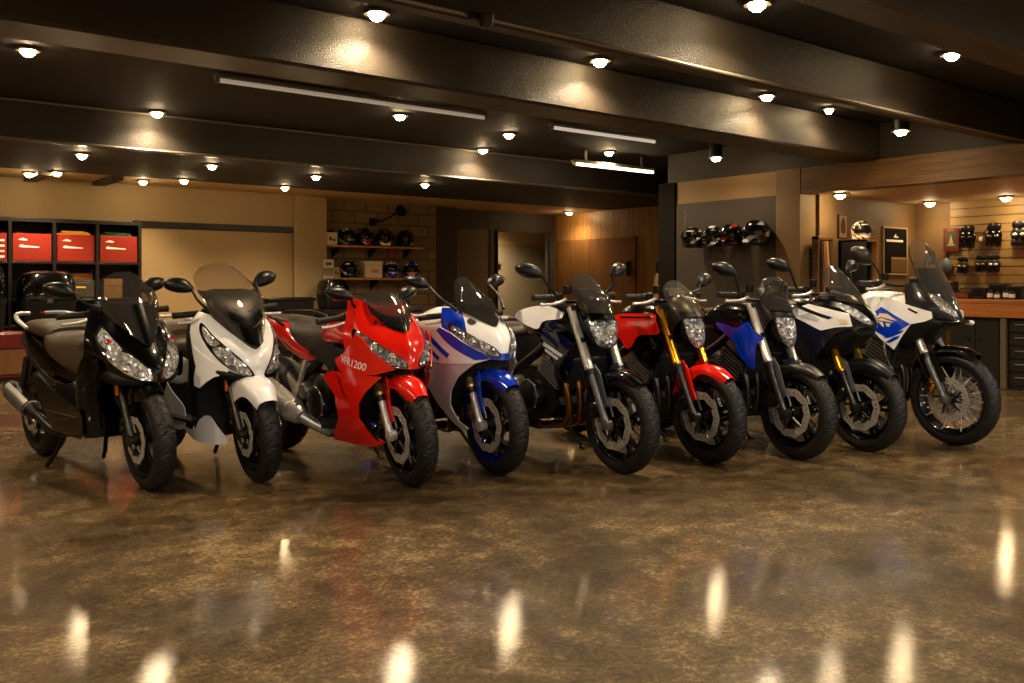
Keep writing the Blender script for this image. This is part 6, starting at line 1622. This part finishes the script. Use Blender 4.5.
mesh_obj('panel', [(B3(-.023, -.02, -w_ * .7, w_ * .7, h_ * .15, h_ * .85, .001), mat('sign_green', '3A3A24', .5))], t)
mesh_obj('emblem', [(prism([(-w_ * .5, h_ * .3), (-w_ * .3, h_ * .3), (-w_ * .2, h_ * .45), (0, h_ * .72), (w_ * .2, h_ * .45), (w_ * .3, h_ * .3), (w_ * .5, h_ * .3), (w_ * .5, h_ * .25), (-w_ * .5, h_ * .25)], -.026, -.023, 'x'), mat('sign_pale', '9A8A5C', .5)),
                    (join(*[B3(-.0235, -.0225, -w_ * .4, w_ * .4, h_ * .88 + k * .02, h_ * .895 + k * .02) for k in range(2)]), mat('sign_pale', '9A8A5C', .5))], t)
# side wall (faces the hall): poster, monitor, rack
YW = YS
a_ = on_x(882, 275, XS - .01); 
def onside(px, py, y=YW): return on_y(px, py, y)
pa = onside(882, 275); pb = onside(906, 228)
t = thing('poster', 'black framed poster with white lettering bar, on the workshop side wall', 'poster', ((pa[0] + pb[0]) / 2, YW - .012, pa[2])); w_ = (pb[0] - pa[0]) / 2; h_ = pb[2] - pa[2]
mesh_obj('frame', [(B3(-w_, w_, -.012, .01, 0, .02, .002), m_beige), (B3(-w_, w_, -.012, .01, h_ - .02, h_, .002), m_beige), (B3(-w_, -w_ + .02, -.012, .01, 0, h_, .002), m_beige), (B3(w_ - .02, w_, -.012, .01, 0, h_, .002), m_beige)], t)
mesh_obj('sheet', [(B3(-w_ + .02, w_ - .02, -.006, .008, .02, h_ - .02), mat('poster_black', '070707', .8, spec=.1)), (B3(-w_ * .35, w_ * .9, -.0065, -.006, .03, h_ * .38), mat('poster_brown', '5E4526', .5)), (B3(-w_ * .35, w_ * .9, -.0068, -.0065, h_ * .335, h_ * .36), mat('poster_tan', 'A5824A', .5))], t)
mesh_obj('lettering', [(B3(-w_ * .75, w_ * .62, -.008, -.006, h_ * .69, h_ * .735), m_white), (prism([(-w_ * .12, h_ * .80), (-.0, h_ * .86), (w_ * .1, h_ * .80), (w_ * .25, h_ * .80), (w_ * .22, h_ * .78), (-w_ * .15, h_ * .78)], -.008, -.006), m_white)], t)
# cabinet with monitor
pa = onside(839, 276, YW - .03); pb = onside(878, 240, YW - .38)
zb0 = .95
t = thing('counter', 'dark low counter along the workshop side wall', 'counter', ((pa[0] + pb[0]) / 2 + .2, YW - .26, 0)); w_ = (pb[0] - pa[0]) / 2 + .2
mesh_obj('worktop', [(B3(-w_, w_, -.27, .24, zb0 - .04, zb0, .005), m_counter)], t); mesh_obj('cabinet_body', [(B3(-w_ + .03, w_ - .03, -.24, .24, 0, zb0 - .04, .005), m_cab)], t)
for k in range(3): mesh_obj('door', [(B3(-w_ + .04 + k * (2 * w_ - .08) / 3, -w_ + .03 + (k + 1) * (2 * w_ - .08) / 3, -.255, -.24, .06, zb0 - .06, .004), m_cab)], t)
ph = pb[2] - zb0; xw_ = (pb[0] - pa[0]) / 2
t = thing('display_cabinet', 'dark open cabinet on the counter with jacket side and screen side', 'cabinet', ((pa[0] + pb[0]) / 2, YW - .2, zb0))
mesh_obj('cabinet_body', [(B3(-xw_, xw_, .14, .18, 0, ph, .003), K['matte']), (B3(-xw_, xw_, -.18, .18, ph - .025, ph, .003), m_shelfw), (B3(-xw_, -xw_ + .02, -.18, .18, 0, ph, .003), K['matte']), (B3(xw_ - .02, xw_, -.18, .18, 0, ph, .003), m_shelfw), (B3(-xw_ * .25, -xw_ * .25 + .02, -.18, .18, 0, ph, .003), K['matte'])], t)
t = thing('monitor', 'dark greenish screen inside the display cabinet', 'monitor', ((pa[0] + pb[0]) / 2 + xw_ * .36, YW - .24, zb0))
mesh_obj('bezel', [(B3(-xw_ * .38, xw_ * .38, -.03, .02, .10, ph - .05, .006), K['satin'])], t); mesh_obj('screen', [(B3(-xw_ * .35, xw_ * .35, -.032, -.03, .13, ph - .07), mat('screen_glass', '1B2016', .08, coat=1))], t); mesh_obj('stand', [(B3(-.02, .02, -.02, .03, 0.002, .12, .004), K['satin']), (B3(-.04, .04, -.06, .07, 0.002, .012, .004), K['satin'])], t)
t = thing('hanging_jacket', 'black jacket hanging in the display cabinet left bay', 'jacket', ((pa[0] + pb[0]) / 2 - xw_ * .6, YW - .2, zb0 + ph - .05)); jk = xw_ * .27 / .12
mesh_obj('jacket_body', [(rings([[(.0 + w * .72 * jk * cos(a), .06 * sin(a), z_) for a in [2 * pi * q / 20 for q in range(20)]] for z_, w in ((-ph + .09, .12), (-ph * .6, .12), (-ph * .3, .135), (-.1, .12), (-.05, .05))]), K['matte'])], t)
for s in (-1, 1): mesh_obj('sleeve', [(tube([(s * .045 * jk, -.02, -.10), (s * .05 * jk, -.05, -ph * .4), (s * .048 * jk, -.07, -ph * .75)], [.012, .012, .01], 12, 10), K['satin'])], t)
mesh_obj('zip', [(box((0, -.062, -ph * .45), (.006, .004, ph * .6), 0), K['steel'])], t)
# on top of the cabinet: picture and helmet
zt_ = zb0 + ph
pA = onside(838.5, 236, YW - .3); pB = onside(848, 215, YW - .3); w_ = (pB[0] - pA[0]) / 2
t = thing('picture_frame', 'small upright picture of an orange figure on the display cabinet', 'picture', ((pA[0] + pB[0]) / 2, YW - .3, zt_))
hh = pB[2] - zt_
mesh_obj('frame', [(B3(-w_, w_, 0, .02, 0, hh, .003), K['satin'])], t); mesh_obj('print', [(B3(-w_ * .8, w_ * .8, -.002, 0, .012, hh - .012), mat('peach_print', 'D9B07A', .5)), (lathe([(0, 0), (w_ * .5, .03), (w_ * .55, .1), (w_ * .3, .17), (0, .2)], 14, 'z', (0, 0, .05)), mat('rust_print', '6B2E14', .5))], t)
bpy.data.objects[t.children[1].name].scale = (1, .02, 1)
helmet(onside(861, 235, YW - .2)[0], YW - .2, zt_, -pi / 2 - .5, 'white helmet on top of the display cabinet', ['white', 'satin', 'cream'], None, .92, style=.9, visor='satin')
# rack with hung straps
pa = onside(816, 290, YW - .06); pb = onside(831, 237, YW - .06)
t = thing('hanging_rack', 'narrow framed rack with hanging hoses and straps by the pillar', 'rack', ((pa[0] + pb[0]) / 2, YW - .05, zb0 - .3)); w_ = (pb[0] - pa[0]) / 2; hh = pb[2] - zb0 + .3
mesh_obj('frame', [(B3(-w_, -w_ + .025, -.04, .045, 0, hh, .003), m_oak), (B3(w_ - .025, w_, -.04, .045, 0, hh, .003), m_oak), (B3(-w_, w_, -.04, .045, hh - .04, hh, .003), m_oak)], t)
mesh_obj('back_board', [(B3(-w_ + .02, w_ - .02, .03, .045, 0, hh - .03), mat('rack_back', '6B5030', .6))], t)
for k, cc in enumerate(('1D1813', 'A2662E', 'C9A97A', '5B3A22')):
    x_ = -w_ * .6 + k * w_ * .42
    mesh_obj('strap', [(tube([(x_, -.02, hh - .05), (x_ + .01, -.035, hh * .6), (x_ - .008, -.03, hh * (.15 + .1 * (k % 2)))], .022, 8, 12), mat('strap%d' % k, cc, .6))], t)
